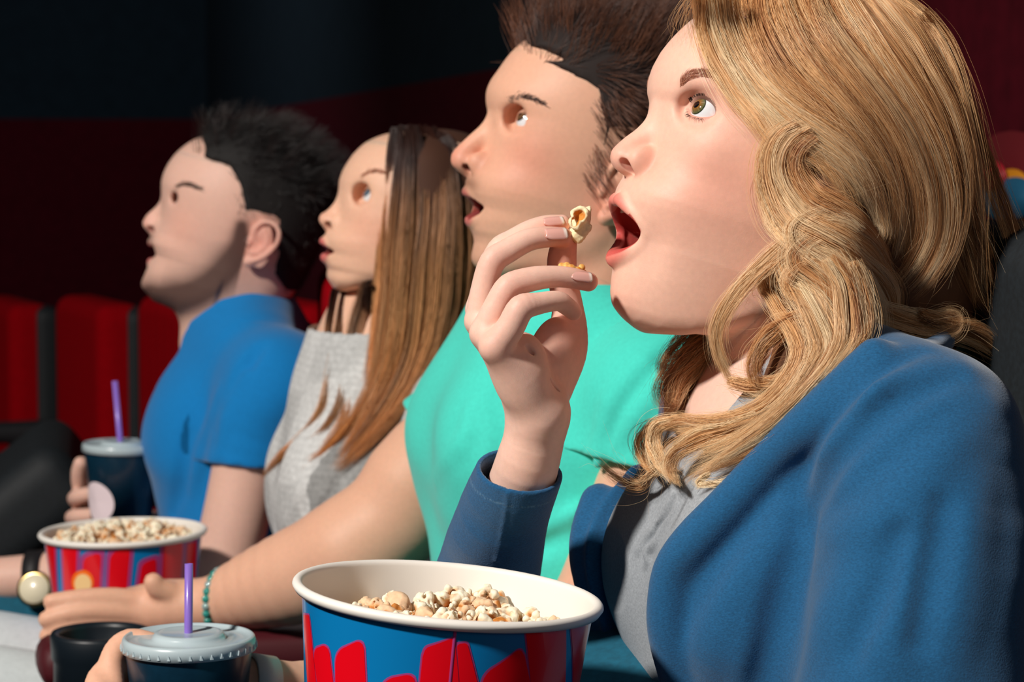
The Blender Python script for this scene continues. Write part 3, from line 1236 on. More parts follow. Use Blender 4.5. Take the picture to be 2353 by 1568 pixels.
def w1_hand():
    q = W1F.pl
    sh = Shape()
    wr = q(1240, 955, 0)
    for k, e in (('index', (1222, 935, -10)), ('middle', (1230, 940, -3)), ('ring', (1238, 945, 5)), ('little', (1242, 950, 10))):
        m = FING[k][0]
        mid = ((m[0] + e[0]) / 2 + 4, (m[1] + e[1]) / 2, (m[2] + e[2]) / 2)
        sh.u(Chain([q(*m[:3]), q(*mid), q(*e)], [m[3], 12.5, 15]), 8)
    sh.u(Ell(q(1200, 850, 14), (17, 14, 24), rotm(0, 18, 0)), 10)
    sh.u(Ell(q(1268, 850, -8), (14, 13, 25), rotm(0, -12, 0)), 9)
    sh.u(Ell(q(1284, 800, -8), (15, 13, 22), rotm(0, -8, 0)), 8)
    sh.u(Ell(q(1262, 800, 0), (12, 9, 20)), 8)
    sh.u(Chain([q(1236, 930, 0), q(1238, 965, 0), q(1216, 1050, -8), q(1190, 1130, -28), q(1128, 1290, -88), q(1070, 1470, -138)], [17.5, 18.3, 20.5, 21.5, 23, 27], 3), 12)
    for k in ('thumb', 'index', 'middle', 'ring', 'little'):
        F = FING[k]
        sh.u(Chain([q(*f[:3]) for f in F], [f[3] for f in F], 4), 4.5 if k == 'thumb' else 2.4)
        p = q(*F[2][:3])
        sh.bump(p + np.array([4, 3, 4]), 4.5, .6)
    sh.bump(q(1120, 800, 30), 8, 1.2)
    # crease between palm and thumb ball
    sh.s(Chain([q(1215, 800, 26), q(1235, 840, 22), q(1275, 895, 16), q(1300, 925, 8)], [1.2, 1.0, .8, .5], 4), 3)
    return sh


def w1_nails(person):
    q = W1F.pl
    for (cx, cy, y, dx, dy, ln, wd, up_) in ((1279, 531, 2.6, 1, -.04, 7.2, 5.2, (.62, .62)), (1272, 502, -10.5, 1, -.10, 6.6, 4.4, (.5, .75)), (1338, 629, 20.6, 1, .10, 6.8, 4.7, (.6, .75)), ):
        c = q(cx, cy, y)
        t = q(cx + dx * 20, cy + dy * 20, y) - c
        t /= np.linalg.norm(t)
        upv = q(cx, cy - 20, y) - c
        upv /= np.linalg.norm(upv)
        n = up_[0] * np.array([0, 1, 0]) + up_[1] * upv
        n -= t * (n @ t); n /= np.linalg.norm(n)
        b = np.cross(n, t)
        V, Cc = [], []
        nu, nv = 15, 13
        for i in range(nu):
            u = -1 + 2 * i / (nu - 1)
            for j in range(nv):
                v = -1 + 2 * j / (nv - 1)
                su = np.sign(u) * abs(u)
                wv = v * (1 - .35 * max(0, -u) ** 3 - .25 * max(0, u) ** 6)
                uu = u - .12 * v * v * (1 if u < 0 else -.2)
                hgt = -(wv ** 2) * 2.6 - (u ** 2) * .5 + .55
                V.append(c + t * uu * ln + b * wv * wd + n * hgt)
                e = sstep(.62, .74, u - .1 * v * v)
                Cc.append(lin(232, 176, 164) * (1 - e) + lin(246, 232, 222) * e)
        V = np.array(V)
        n0 = len(V)
        V = np.vstack([V, V - n * .9])
        Cc = np.array(Cc + Cc)
        Qs = []
        for i in range(nu - 1):
            for j in range(nv - 1):
                a = i * nv + j
                Qs.append((a, a + nv, a + nv + 1, a + 1))
                Qs.append((n0 + a, n0 + a + 1, n0 + a + nv + 1, n0 + a + nv))
        rim = [j for j in range(nv)] + [i * nv + nv - 1 for i in range(1, nu)] + [(nu - 1) * nv + j for j in range(nv - 2, -1, -1)] + [i * nv for i in range(nu - 2, 0, -1)]
        for a_, b_ in zip(rim, rim[1:] + rim[:1]):
            Qs.append((a_, b_, n0 + b_, n0 + a_))
        put_mesh('fingernail', W1F.world(V), np.array(Qs), M_nail, person, col=Cc)


M_nail = mat('nail', attr=True, rough=.18, coat=.5, sss=.1, ssss=.002)


def snap(vol, fr, p, lift=0.0):
    h = vol.hit(fr, p[0], p[1])
    if h is None:
        return fr.pl(p[0], p[1], 30)
    return h + vol.grad(h[None])[0] * lift


W1, W1H, W1V, W1S = build_w1()
if 0:
    print('FACE', np.round(np.array(W1S['face'])).tolist()); print('EYE', W1S['eye'], 'LIP', np.round(np.array(W1S['lip'])).tolist(), 'jaw', np.round(np.array(W1S['jaw'])).tolist(), 'nose', np.round(np.array(W1S['nose'])).tolist())
# ------------------------------------------------------------------ her clothes
M_jacket = mat('blue_heather_jersey', attr=True, rough=.85, noise=.22, nscale=520, fibre=(1, 1, 2.2), bump=.35, bscale=900, bdist=.0008, spec=.2, sheen=.3)
M_greytop = mat('grey_heather_jersey', attr=True, rough=.9, noise=.16, nscale=700, bump=.3, bscale=800, bdist=.0006, spec=.2)


z7 = lambda pts: [(1250 + x / 1.807, 700 + y / 1.807) for x, y in pts]
z1 = lambda pts: [(1300 + x / 1.96, y / 1.96) for x, y in pts]


def w1_clothes():
    fr = W1T
    q = fr.pl
    # torso form shared by jacket and top
    def torso(grow, arms=True):
        s = Shape()
        s.u(Ell(q(1835, 1400, 0) * [1, 0, 1], (112 + grow, 160 + grow, 215 + grow)))
        s.u(Ell(q(1640, 1330, 0) * [1, 0, 1] + [0, 62, 0], (58 + grow, 55 + grow, 62 + grow), rotm(0, 15, 0)), 40)
        s.u(Ell(q(1640, 1330, 0) * [1, 0, 1] + [0, -62, 0], (58 + grow, 55 + grow, 62 + grow), rotm(0, 15, 0)), 40)
        if arms:
            s.u(Chain([q(1880, 960, 55), q(2000, 960, 100), q(2116, 1030, 150)], [44 + grow, 50 + grow, 52 + grow]), 30)
            s.u(Chain([q(1880, 960, 55) * [1, -1, 1], q(1900, 960, 0) * [1, 0, 1] + [0, -100, 0], q(1900, 985, 0) * [1, 0, 1] + [0, -150, 0]], [44 + grow, 46 + grow, 48 + grow]), 30)
            s.u(Chain([q(2116, 1030, 150), q(2130, 1250, 172), q(2096, 1620, 186)], [54 + grow, 61 + grow, 64 + grow], 4), 22)
            far = q(1900, 985, 0) * [1, 0, 1] + [0, -150, 0]
            s.u(Chain([far, q(1500, 1500, -215), fr.local(W1F.world(W1F.pl(1035, 1640, -180)))], [48 + grow, 46 + grow, 44 + grow], 4), 22)
        return s
    B = ((-190, -230, -260), (165, 290, 115))
    v0 = Vol(*B, 4.0).run(torso(4))
    J = torso(4)
    on = lambda pts, lift=0, y0=60: onsurf(v0, fr, z7(pts), lift, y0)
    # folds: ridges and grooves drawn on the cloth
    ridges = [([(1660, 150), (1420, 300), (1260, 450), (1160, 640), (1090, 800)], 11, 3),
              ([(1760, 260), (1500, 400), (1330, 540), (1210, 700), (1130, 880)], 12, 4),
              ([(1850, 420), (1640, 640), (1420, 860), (1230, 960), (1130, 960)], 14, 5),
              ([(1560, 900), (1520, 1150), (1440, 1400), (1380, 1600)], 18, 10),
              ([(1300, 1000), (1230, 1200), (1130, 1400), (1060, 1600)], 17, 6),
              ([(960, 980), (820, 1200), (720, 1420), (640, 1600)], 16, 6),
              ([(1060, 1050), (960, 1260), (880, 1440), (820, 1600)], 14, 5),
              ([(1800, 700), (1760, 950), (1720, 1200), (1700, 1500)], 18, 9)]
    for pts, r, emb in ridges:
        P = on(pts, r - emb * .0 - (r * .62))
        J.u(Chain(P - 0, [r * .55] + [r] * (len(P) - 2) + [r * .6], 4), 16) if False else J.u(Chain(on(pts, -r * .86), [r * .6] + [r] * (len(pts) - 2) + [r * .6], 4), 12)
    grooves = [([(1560, 190), (1330, 340), (1190, 500), (1100, 660), (1060, 800)], 3.5), ([(1700, 300), (1450, 430), (1290, 580), (1170, 740), (1085, 900), (1080, 950)], 6.5),
               ([(1110, 930), (1060, 1060), (1020, 1160), (960, 1350), (890, 1600)], 8),
               ([(930, 800), (760, 1000), (620, 1200), (520, 1400), (450, 1600)], 8),
               ([(1480, 960), (1400, 1200), (1290, 1450)], 6), ([(1660, 860), (1610, 1120), (1560, 1400)], 7)]
    for gi, (pts, r) in enumerate(grooves):
        J.s(Chain(on(pts, r * (.8, .6, .5, .75, .8, .8)[gi]), [r * .5] + [r] * (len(pts) - 2) + [r * .6], 4), 13)
    # lapel edges in (y, z): cut the front open
    edge = on([(1330, 190), (1100, 420), (865, 650), (700, 825), (570, 965), (480, 1100), (330, 1230), (250, 1400), (200, 1560)])
    edge = edge[:6]
    ext = []
    for k in range(1, 8):
        zz_ = edge[-1, 2] - 24 * k
        yy_ = edge[-1, 1] * (1 - .04 * k)
        xs = np.arange(164, 0, -1.0)
        vv = v0.sample(np.column_stack([xs, np.full(len(xs), yy_), np.full(len(xs), zz_)]))
        ext.append((xs[np.argmax(vv < 0)], yy_, zz_))
    edge = np.vstack([edge, ext])
    zs, ys = edge[:, 2], edge[:, 1]
    o_ = np.argsort(zs)
    zs, ys = zs[o_], ys[o_]

    zfar = q(1520, 1105, -20)[2]

    def front(x, y, z):
        yn = np.interp(z.ravel(), zs, ys)[None, None, :]
        return np.maximum(np.maximum(y - yn, -y - np.maximum(yn + 24, 66) - 400 * (z > zfar)), 20 - x) + 0 * x
    J.s(Fn(front, (20, -140, -260), (165, 200, 80)), 2)
    inner = Vol(*B, 4.0).run(torso(0))
    # hollow: a sheet rather than a block where it is open
    for sgn in (1, -1):
        eg = edge if sgn > 0 else edge[4:]
        E = eg * np.array([1, sgn, 1]) + np.array([0, 0 if sgn > 0 else -34, 0])
        n = v0.grad(eg) * np.array([1, sgn, 1])
        band = np.array([0, 12.0 * sgn, 0])
        J.u(Chain(E + band + n * (-5 if sgn > 0 else -16), np.linspace(13, 15, len(E)), 3), 7)
        if sgn > 0:
            J.s(Chain((E + band * 2.1 + n * 7.0)[:5], [1, 2.0, 2.0, 1.6, .6], 3), 4)
    # neck opening
    J.s(Ell(q(1830, 850, 0) * [1, 0, 1], (66, 62, 60)), 8)
    J.noise(lambda D, x, y, z: D + (1.1 * np.sin(x * .045 + z * .06 + 1.3) * np.sin(y * .05 + z * .031)).astype(np.float32))
    jv = Vol((-190, -225, -255), (165, 285, 112), 2.2).run(J)
    P, Q = jv.mesh()
    P = smooth_verts(P, Q, 2)
    # raised far sleeve with an open cuff, in the head frame
    hq = W1F.pl
    Sl = Shape()
    ax0, ax1 = hq(1080, 1480, -140), hq(1196, 1080, -14)
    a = (ax1 - ax0) / np.linalg.norm(ax1 - ax0)
    Sl.u(Chain([hq(1035, 1640, -180), ax0, hq(1126, 1300, -90), hq(1157, 1180, -44), hq(1196, 1080, -14), hq(1215, 1000, 0)], [49, 44, 35.2, 30.6, 27.9, 28.8], 3))
    for k, (t, am) in enumerate([(.2, 2.5), (.38, -2), (.55, 1.8), (.7, -1.2)]):
        c = ax0 + (ax1 - ax0) * t + np.array([14, 24 * (1 if k % 2 else .3), 0])
        Sl.bump(c, (20, 20, 8), am)
    Sl.s(Chain([hq(1126, 1300, -90), hq(1157, 1180, -44), hq(1196, 1080, -14), hq(1230, 960, 0)], [26, 25.4, 24.6, 27], 3), .8)
    nrm = a * np.array([1, 0, 1]) / np.linalg.norm(a * np.array([1, 0, 1])) + np.array([0, .42, 0]); nrm /= np.linalg.norm(nrm)
    pc = hq(1186, 1086, -12)
    Sl.s(Fn(lambda x, y, z: -((x - pc[0]) * nrm[0] + (y - pc[1]) * nrm[1] + (z - pc[2]) * nrm[2]), (-400, -200, -400), (400, 200, 400)), 1.2)
    seam = [hq(1165, 1120, 27), hq(1160, 1180, 29), hq(1135, 1300, 33), hq(1110, 1400, 37)]
    lo = np.array([ax1[0] - 80, -200, hq(1085, 1500, 0)[2] - 10])
    sv = Vol(lo, (hq(1000, 1300)[0] + 60, 62, hq(1150, 1000)[2]), 1.3).run(Sl)
    sm = onsurf(sv, W1F, [(1166, 1134), (1163, 1170), (1152, 1230), (1140, 1290)], 0)
    Sl.u(Chain(sm, 1.0, 3), 1.5)
    sv = Vol(lo, (hq(1000, 1300)[0] + 60, 62, hq(1150, 1000)[2]), 1.3).run(Sl)
    Ps, Qs = sv.mesh()
    Ps = smooth_verts(Ps, Qs, 3)
    dpl = (Ps - pc) @ nrm
    cs = np.tile(lin(24, 84, 128), (len(Ps), 1))
    st = np.exp(-((dpl + 12.5) / .8) ** 2) * (np.sin(np.arctan2(Ps[:, 1], Ps[:, 0] - ax1[0]) * 90) > -.3)
    cs += (st * .35)[:, None] * (lin(120, 160, 185) - cs)
    Pw, Qw = merge([(fr.world(P), Q), (W1F.world(Ps), Qs)])
    cj = np.vstack([np.tile(lin(26, 88, 132), (len(P), 1)), cs])
    jk = put_mesh('jacket', Pw, Qw, M_jacket, W1, col=cj)
    # grey top with a frilled button placket
    G = torso(-7, False)
    G.s(Ell(q(1800, 905, 0) * [1, 0, 1], (80, 60, 62)), 6)
    g0 = Vol((-40, -150, -260), (165, 150, 60), 4).run(G)
    pl_ = onsurf(g0, fr, z7([(575, 730), (545, 820), (480, 930), (420, 1010), (395, 1080)]), -.5)
    gx = []
    for k in range(1, 6):
        zz_, yy_ = pl_[-1, 2] - 26 * k, pl_[-1, 1]
        xs = np.arange(160, 0, -1.0)
        vv = g0.sample(np.column_stack([xs, np.full(len(xs), yy_), np.full(len(xs), zz_)]))
        gx.append((xs[np.argmax(vv < 0)] - .5, yy_, zz_))
    wig = np.array([np.sin(k * 2.1) * 3 for k in range(len(pl_))])
    pl2 = catmull(pl_, 6)
    w2 = np.sin(np.arange(len(pl2)) * .95) * 1.5
    tp = np.clip(np.linspace(3.0, .5, len(pl2)), 0, 1)
    G.u(Chain(pl2 + np.column_stack([-(1 - tp) * 5, w2 + 9, 0 * w2]), 4.2 * tp), 3)
    G.u(Chain(pl2 + np.column_stack([-(1 - tp) * 5, -w2 - 7, 0 * w2]), 3.6 * tp), 3)
    ng = int(len(pl2) * .8)
    G.s(Chain((pl2 + np.column_stack([2.2 + 0 * w2, w2 * .9 + 1, 0 * w2]))[:ng], np.r_[np.full(ng - 4, 3.0), 2.4, 1.8, 1.2, .6]), 1.0)
    gv = Vol((-10, -110, -258), (165, 110, 60), 1.5).run(G)
    Pg, Qg = gv.mesh()
    top = put_mesh('grey_top', fr.world(Pg), Qg, M_greytop, W1, col=np.tile(lin(158, 164, 170), (len(Pg), 1)))
    return v0


W1_TV = w1_clothes()
# ------------------------------------------------------------------ her hair
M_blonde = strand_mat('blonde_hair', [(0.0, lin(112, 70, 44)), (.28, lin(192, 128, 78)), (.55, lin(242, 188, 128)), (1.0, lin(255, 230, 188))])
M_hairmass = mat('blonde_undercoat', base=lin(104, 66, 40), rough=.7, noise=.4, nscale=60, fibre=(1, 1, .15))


def w1_hair():
    fr = W1F
    q = fr.pl
    # hairline across the forehead and in front of the ear
    hl = np.array([q(1585, 40, 30), q(1612, 100, 45), q(1640, 180, 55), q(1690, 260, 62), (q(1750, 330, 68)), q(1775, 400, 70), q(1790, 500, 70), q(1800, 620, 66), q(1790, 700, 60)])
    o_ = np.argsort(hl[:, 2])
    hz, hx = hl[o_, 2], hl[o_, 0]
    M = Shape()
    M.u(Ell((-10, 0, 54), (106, 88, 96)))
    M.s(Fn(lambda x, y, z: np.interp(z.ravel(), hz, hx)[None, None, :] - x + 4 + 0 * y, (-60, -120, -130), (160, 120, 170)) if False else Fn(lambda x, y, z: -(x - np.interp(z.ravel(), hz, hx)[None, None, :]) + 0 * y, (-60, -120, -160), (160, 120, 170)), 6)
    M.u(Chain([q(1880, 300, 62), q(1890, 440, 72), q(1905, 560, 78), q(1890, 700, 80), q(1860, 840, 76), q(1770, 960, 66), q(1640, 1030, 52)], [26, 28, 30, 32, 30, 22, 12], 3), 24)
    M.u(Chain([q(2020, 300, 20), q(2060, 480, 20), q(2080, 640, 20), q(2080, 760, 20)], [52, 56, 54, 40], 3), 30)
    M.u(Chain([q(1660, 740, -50), q(1590, 850, -48), q(1560, 960, -30), q(1600, 1030, 10)], [18, 18, 15, 10], 3), 10)
    v = Vol((-150, -110, -210), (125, 125, 165), 3.0).run(M)
    Mi = Shape()
    P, Q = v.mesh()
    n = v.grad(P)
    P = P - n * 5.0
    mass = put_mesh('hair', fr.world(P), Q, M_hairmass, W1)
    rng = np.random.RandomState(11)
    S_, tone, rad = [], [], []

    def lock(pts, R, n, tone_, lift=3.0, ys=None, more=(), **kw):
        G = onsurf(v, fr, pts, lift + rng.uniform(-2.5, 2.5), 60, more)
        if more:
            G[:, 1] += 7
        # keep the depth from jumping between points
        y = G[:, 1].copy()
        for _ in range(2):
            y[1:-1] = (y[:-2] + 2 * y[1:-1] + y[2:]) / 4
        if ys is not None:
            y = np.interp(np.linspace(0, 1, len(y)), np.linspace(0, 1, len(ys)), ys)
        G = np.array([q(p[0], p[1], yy) for p, yy in zip(pts, y)])
        ss = grow_lock(G, R, int(n * 1.3), rng, **kw)
        # split the lock into finer wisps with their own tone
        kk = list(LOCK_ID)
        ss += grow_lock(G, np.asarray(R) * 1.4 + 2, int(n * .14), rng, seg=28, frizz=2.2, trim=.4, flat=.8)
        kk = np.array(kk + list(LOCK_ID))
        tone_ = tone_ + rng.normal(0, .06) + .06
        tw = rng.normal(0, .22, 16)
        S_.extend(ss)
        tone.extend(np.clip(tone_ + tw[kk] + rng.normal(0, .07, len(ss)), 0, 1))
        rad.extend(rng.uniform(.00005, .00009, len(ss)))
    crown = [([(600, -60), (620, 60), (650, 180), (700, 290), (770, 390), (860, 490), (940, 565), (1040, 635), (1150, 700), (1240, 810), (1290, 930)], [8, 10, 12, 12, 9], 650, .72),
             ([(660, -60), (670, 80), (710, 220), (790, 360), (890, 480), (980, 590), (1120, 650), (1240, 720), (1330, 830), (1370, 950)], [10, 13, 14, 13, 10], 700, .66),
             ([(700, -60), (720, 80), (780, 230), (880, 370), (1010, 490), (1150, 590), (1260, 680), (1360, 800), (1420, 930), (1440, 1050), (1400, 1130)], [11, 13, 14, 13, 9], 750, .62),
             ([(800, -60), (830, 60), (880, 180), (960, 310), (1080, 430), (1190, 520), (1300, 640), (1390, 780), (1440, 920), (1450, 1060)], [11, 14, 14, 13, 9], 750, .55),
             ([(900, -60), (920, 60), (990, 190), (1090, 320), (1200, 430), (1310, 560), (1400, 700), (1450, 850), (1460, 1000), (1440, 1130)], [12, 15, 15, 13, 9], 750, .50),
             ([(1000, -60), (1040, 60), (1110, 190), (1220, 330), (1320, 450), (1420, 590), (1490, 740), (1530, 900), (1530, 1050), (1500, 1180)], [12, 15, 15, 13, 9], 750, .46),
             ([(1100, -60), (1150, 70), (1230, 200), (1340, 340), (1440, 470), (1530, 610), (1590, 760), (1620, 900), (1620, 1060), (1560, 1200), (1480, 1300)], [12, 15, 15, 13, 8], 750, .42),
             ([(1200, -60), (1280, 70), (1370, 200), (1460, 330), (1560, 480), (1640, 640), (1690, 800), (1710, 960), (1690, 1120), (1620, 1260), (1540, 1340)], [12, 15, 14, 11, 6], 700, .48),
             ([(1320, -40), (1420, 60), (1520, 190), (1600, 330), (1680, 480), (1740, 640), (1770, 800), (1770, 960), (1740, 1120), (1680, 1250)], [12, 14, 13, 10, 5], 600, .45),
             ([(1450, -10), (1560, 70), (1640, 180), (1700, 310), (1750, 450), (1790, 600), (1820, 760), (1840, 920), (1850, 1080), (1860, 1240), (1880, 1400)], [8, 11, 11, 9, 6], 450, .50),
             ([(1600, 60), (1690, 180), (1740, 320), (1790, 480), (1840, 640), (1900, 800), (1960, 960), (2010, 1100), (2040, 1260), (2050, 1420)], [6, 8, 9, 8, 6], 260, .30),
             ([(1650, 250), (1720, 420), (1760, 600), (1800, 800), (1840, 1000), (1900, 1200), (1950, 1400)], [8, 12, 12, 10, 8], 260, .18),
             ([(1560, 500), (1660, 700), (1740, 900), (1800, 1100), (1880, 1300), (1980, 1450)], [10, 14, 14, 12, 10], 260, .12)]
    for pts, R, n_, t_ in crown:
        lock(z1(pts), R, n_, t_, 1.5, trim=.35)
    mid = [([(1030, 560), (960, 610), (915, 690), (905, 800), (920, 900), (960, 1000), (1030, 1060), (1120, 1120), (1220, 1190), (1310, 1270)], [4, 6, 8, 9, 7], 420, .66),
           ([(1060, 580), (980, 630), (945, 710), (950, 800), (990, 900), (1060, 970), (1160, 1020), (1270, 1080), (1370, 1160), (1420, 1260), (1440, 1340)], [6, 9, 11, 10, 7], 520, .6),
           ([(1120, 600), (1040, 660), (1010, 740), (1040, 820), (1110, 900), (1220, 960), (1320, 1040), (1400, 1140), (1440, 1260)], [8, 11, 12, 10, 7], 520, .5),
           ([(920, 960), (960, 1010), (1060, 1020), (1160, 1000), (1260, 1010), (1340, 1060)], [4, 6, 7, 7, 5], 260, .78),
           ([(1120, 1040), (1030, 1080), (960, 1140), (880, 1210), (790, 1300), (720, 1400), (685, 1490), (690, 1580), (720, 1660), (760, 1740)], [6, 6, 6, 5.5, 5], 620, .74, [84, 80, 74, 68, 62, 60, 62]),
           ([(1180, 960), (1090, 1000), (1040, 1050), (1100, 1105), (1220, 1170), (1320, 1270), (1380, 1400), (1370, 1520), (1300, 1640), (1180, 1750)], [6, 9, 10, 10, 8], 560, .72),
           ([(1150, 1060), (1070, 1110), (1040, 1170), (1110, 1225), (1200, 1300), (1270, 1400), (1280, 1500), (1230, 1620), (1120, 1720)], [6, 9, 10, 9, 7], 480, .68),
           ([(1130, 1180), (1050, 1215), (1010, 1280), (1070, 1325), (1150, 1400), (1190, 1500), (1160, 1620), (1060, 1720), (950, 1790)], [5, 8, 9, 8, 6], 420, .66),
           ([(1100, 1420), (1020, 1450), (940, 1500), (880, 1570), (850, 1660), (880, 1750)], [4, 6, 7, 6, 5], 300, .5),
           ([(1260, 1080), (1320, 1160), (1400, 1240), (1450, 1330), (1440, 1450), (1400, 1560), (1330, 1680)], [6, 9, 10, 9, 7], 460, .5)]
    for c in mid:
        lock(z1(c[0]), c[1], c[2], c[3], 6.0, c[4] if len(c) > 4 else None, trim=.2)
    low = [([(940, -260), (1010, -150), (1090, -50), (1150, 60), (1180, 180), (1130, 300), (1040, 420), (930, 520), (800, 600), (680, 650), (590, 700), (560, 760)], [4, 9, 11, 11, 9, 3], 620, .7),
           ([(900, -170), (950, -70), (1010, 20), (1080, 120), (1100, 220), (1050, 330), (950, 430), (820, 490), (680, 510), (560, 500), (470, 500)], [8, 11, 11, 9, 4], 620, .68),
           ([(1180, -200), (1240, -100), (1260, 20), (1260, 150), (1200, 270), (1110, 370), (1010, 470), (900, 560), (790, 630), (700, 680), (640, 730)], [7, 9, 8, 7, 2], 420, .66),
           ([(760, 320), (860, 340), (960, 330), (1060, 270), (1110, 180)], [3, 6, 7, 6], 240, .62),
           ([(900, 470), (760, 520), (620, 560), (530, 620), (510, 700), (540, 750)], [6, 8, 8, 6, 2], 380, .62),
           ([(560, 480), (470, 510), (455, 580), (480, 650), (530, 710), (560, 760)], [4, 6, 6, 5, 1.5], 300, .75),
           ([(520, 480), (440, 520), (400, 580), (420, 660), (470, 720)], [3, 5, 5, 4, 1.5], 220, .42),
           ([(520, 640), (450, 700), (400, 745), (330, 735), (260, 690), (210, 650)], [3, 4, 4, 3, 1], 150, .40),
           ([(690, 700), (640, 740), (680, 745), (760, 730), (830, 690)], [2, 2.5, 2.5, 1.5], 90, .9),
           ([(750, 110), (660, 180), (560, 260), (500, 340), (510, 410), (570, 430)], [6, 8, 8, 7, 4], 320, .4),
           ([(720, 60), (620, 110), (540, 190), (500, 270), (540, 340)], [4, 6, 6, 5], 220, .34),
           ([(720, 180), (640, 240), (570, 330), (530, 420), (470, 500)], [5, 7, 7, 5, 3], 260, .36),
           ([(1300, -40), (1370, 40), (1480, 80), (1580, 110), (1670, 120), (1720, 80), (1690, 40), (1600, 60), (1500, 110)], [4, 5, 5, 4, 2], 170, .62),
           ([(1300, -80), (1400, 20), (1500, 60), (1640, 90), (1760, 120), (1860, 180), (1930, 260), (1960, 330)], [5, 7, 7, 6, 3], 260, .52),
           ([(1560, 40), (1640, 70), (1780, 100), (1880, 180), (1950, 280)], [6, 8, 8, 5], 240, .34),
           ([(1280, -180), (1310, -70), (1330, 70), (1290, 180), (1220, 270), (1140, 360)], [5, 7, 7, 5], 260, .6)]
    for pts, R, n_, t_ in low:
        lock(z7(pts), R, n_, t_, 4.0, None, [(W1_TV, W1T)] if pts[0][0] > 850 or pts[-1][1] > 500 else (), trim=.25, frizz=1.3)
    # flyaway hairs
    allp = [z1(c[0]) for c in crown + mid] + [z7(c[0]) for c in low]
    for k in range(700):
        pts = allp[rng.randint(len(allp))]
        i0 = rng.randint(0, max(1, len(pts) - 4))
        sub = [(x + rng.normal(0, 9), y + rng.normal(0, 9)) for x, y in pts[i0:i0 + 5]]
        if len(sub) < 3:
            continue
        G = onsurf(v, fr, sub, 8.0, 60)
        y = np.linspace(G[0, 1], G[-1, 1], len(G)) if rng.rand() < .3 else G[:, 1]
        G = np.array([q(p[0], p[1], yy) for p, yy in zip(sub, y)])
        G = catmull(G, 6)
        b = rng.normal(0, 1, 3) * rng.uniform(2, 14)
        t = np.linspace(0, 1, len(G))[:, None]
        S_.append(G + b * t ** 2)
        tone.append(rng.uniform(.5, 1)); rad.append(.00005)
    for k in range(26):           # stray hairs by the forehead
        x0 = rng.uniform(1555, 1600)
        p = [(x0 + 30, -30), (x0 - 5, 10), (x0 - 22 + rng.normal(0, 6), 50), (x0 - 24 + rng.normal(0, 14), 90 + rng.uniform(-20, 30))]
        S_.append(catmull(np.array([q(a, b, 18 + rng.uniform(-10, 14)) for a, b in p]), 6))
        tone.append(rng.uniform(.4, .8)); rad.append(.00005)
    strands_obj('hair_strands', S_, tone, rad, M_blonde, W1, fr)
    return v


W1_HV = w1_hair()
# ------------------------------------------------------------------ bodies of the people behind: torso and arms, in level frames
M1T = Frame(1400, 830, 2.06, 15, 0)
W2T = Frame(980, 900, 2.5, 13, 0)
M2T = Frame(560, 800, 2.82, 6, 0)
# chest centre px, chest radii, near shoulder px+y, pecs
M1B = dict(c=(1290, 1190), r=(110, 165, 255), sh=(1535, 935, 160), pec=(1130, 1010), neck=(1400, 800), sr=56)
W2B = dict(c=(885, 1170), r=(108, 140, 270), sh=(1070, 955, 135), pec=(760, 1130), neck=(985, 880), sr=44)
M2B = dict(c=(565, 1110), r=(104, 160, 270), sh=(640, 890, 155), pec=(450, 990), neck=(545, 770), sr=54)


def torso_shape(T, B, g):
    q = T.pl
    s = Shape()
    c = q(*B['c'], 0)
    s.u(Ell(c, np.array(B['r']) + g))
    p = q(*B['pec'], 0)
    for sy in (1, -1):
        s.u(Ell((p[0], 62 * sy, p[2]), (52 + g, 60 + g, 60 + g)), 50)
        n0 = q(*B['neck'], 0) + [0, 45 * sy, 0]
        sh = q(*B['sh'])
        sh = np.array([sh[0], sh[1] * sy, sh[2]])
        r = B['sr']
        s.u(Chain([n0, (n0 + sh) / 2 + [0, 0, 8], sh], [r * .78 + g, r * .86 + g, r + g]), 32)
    return s


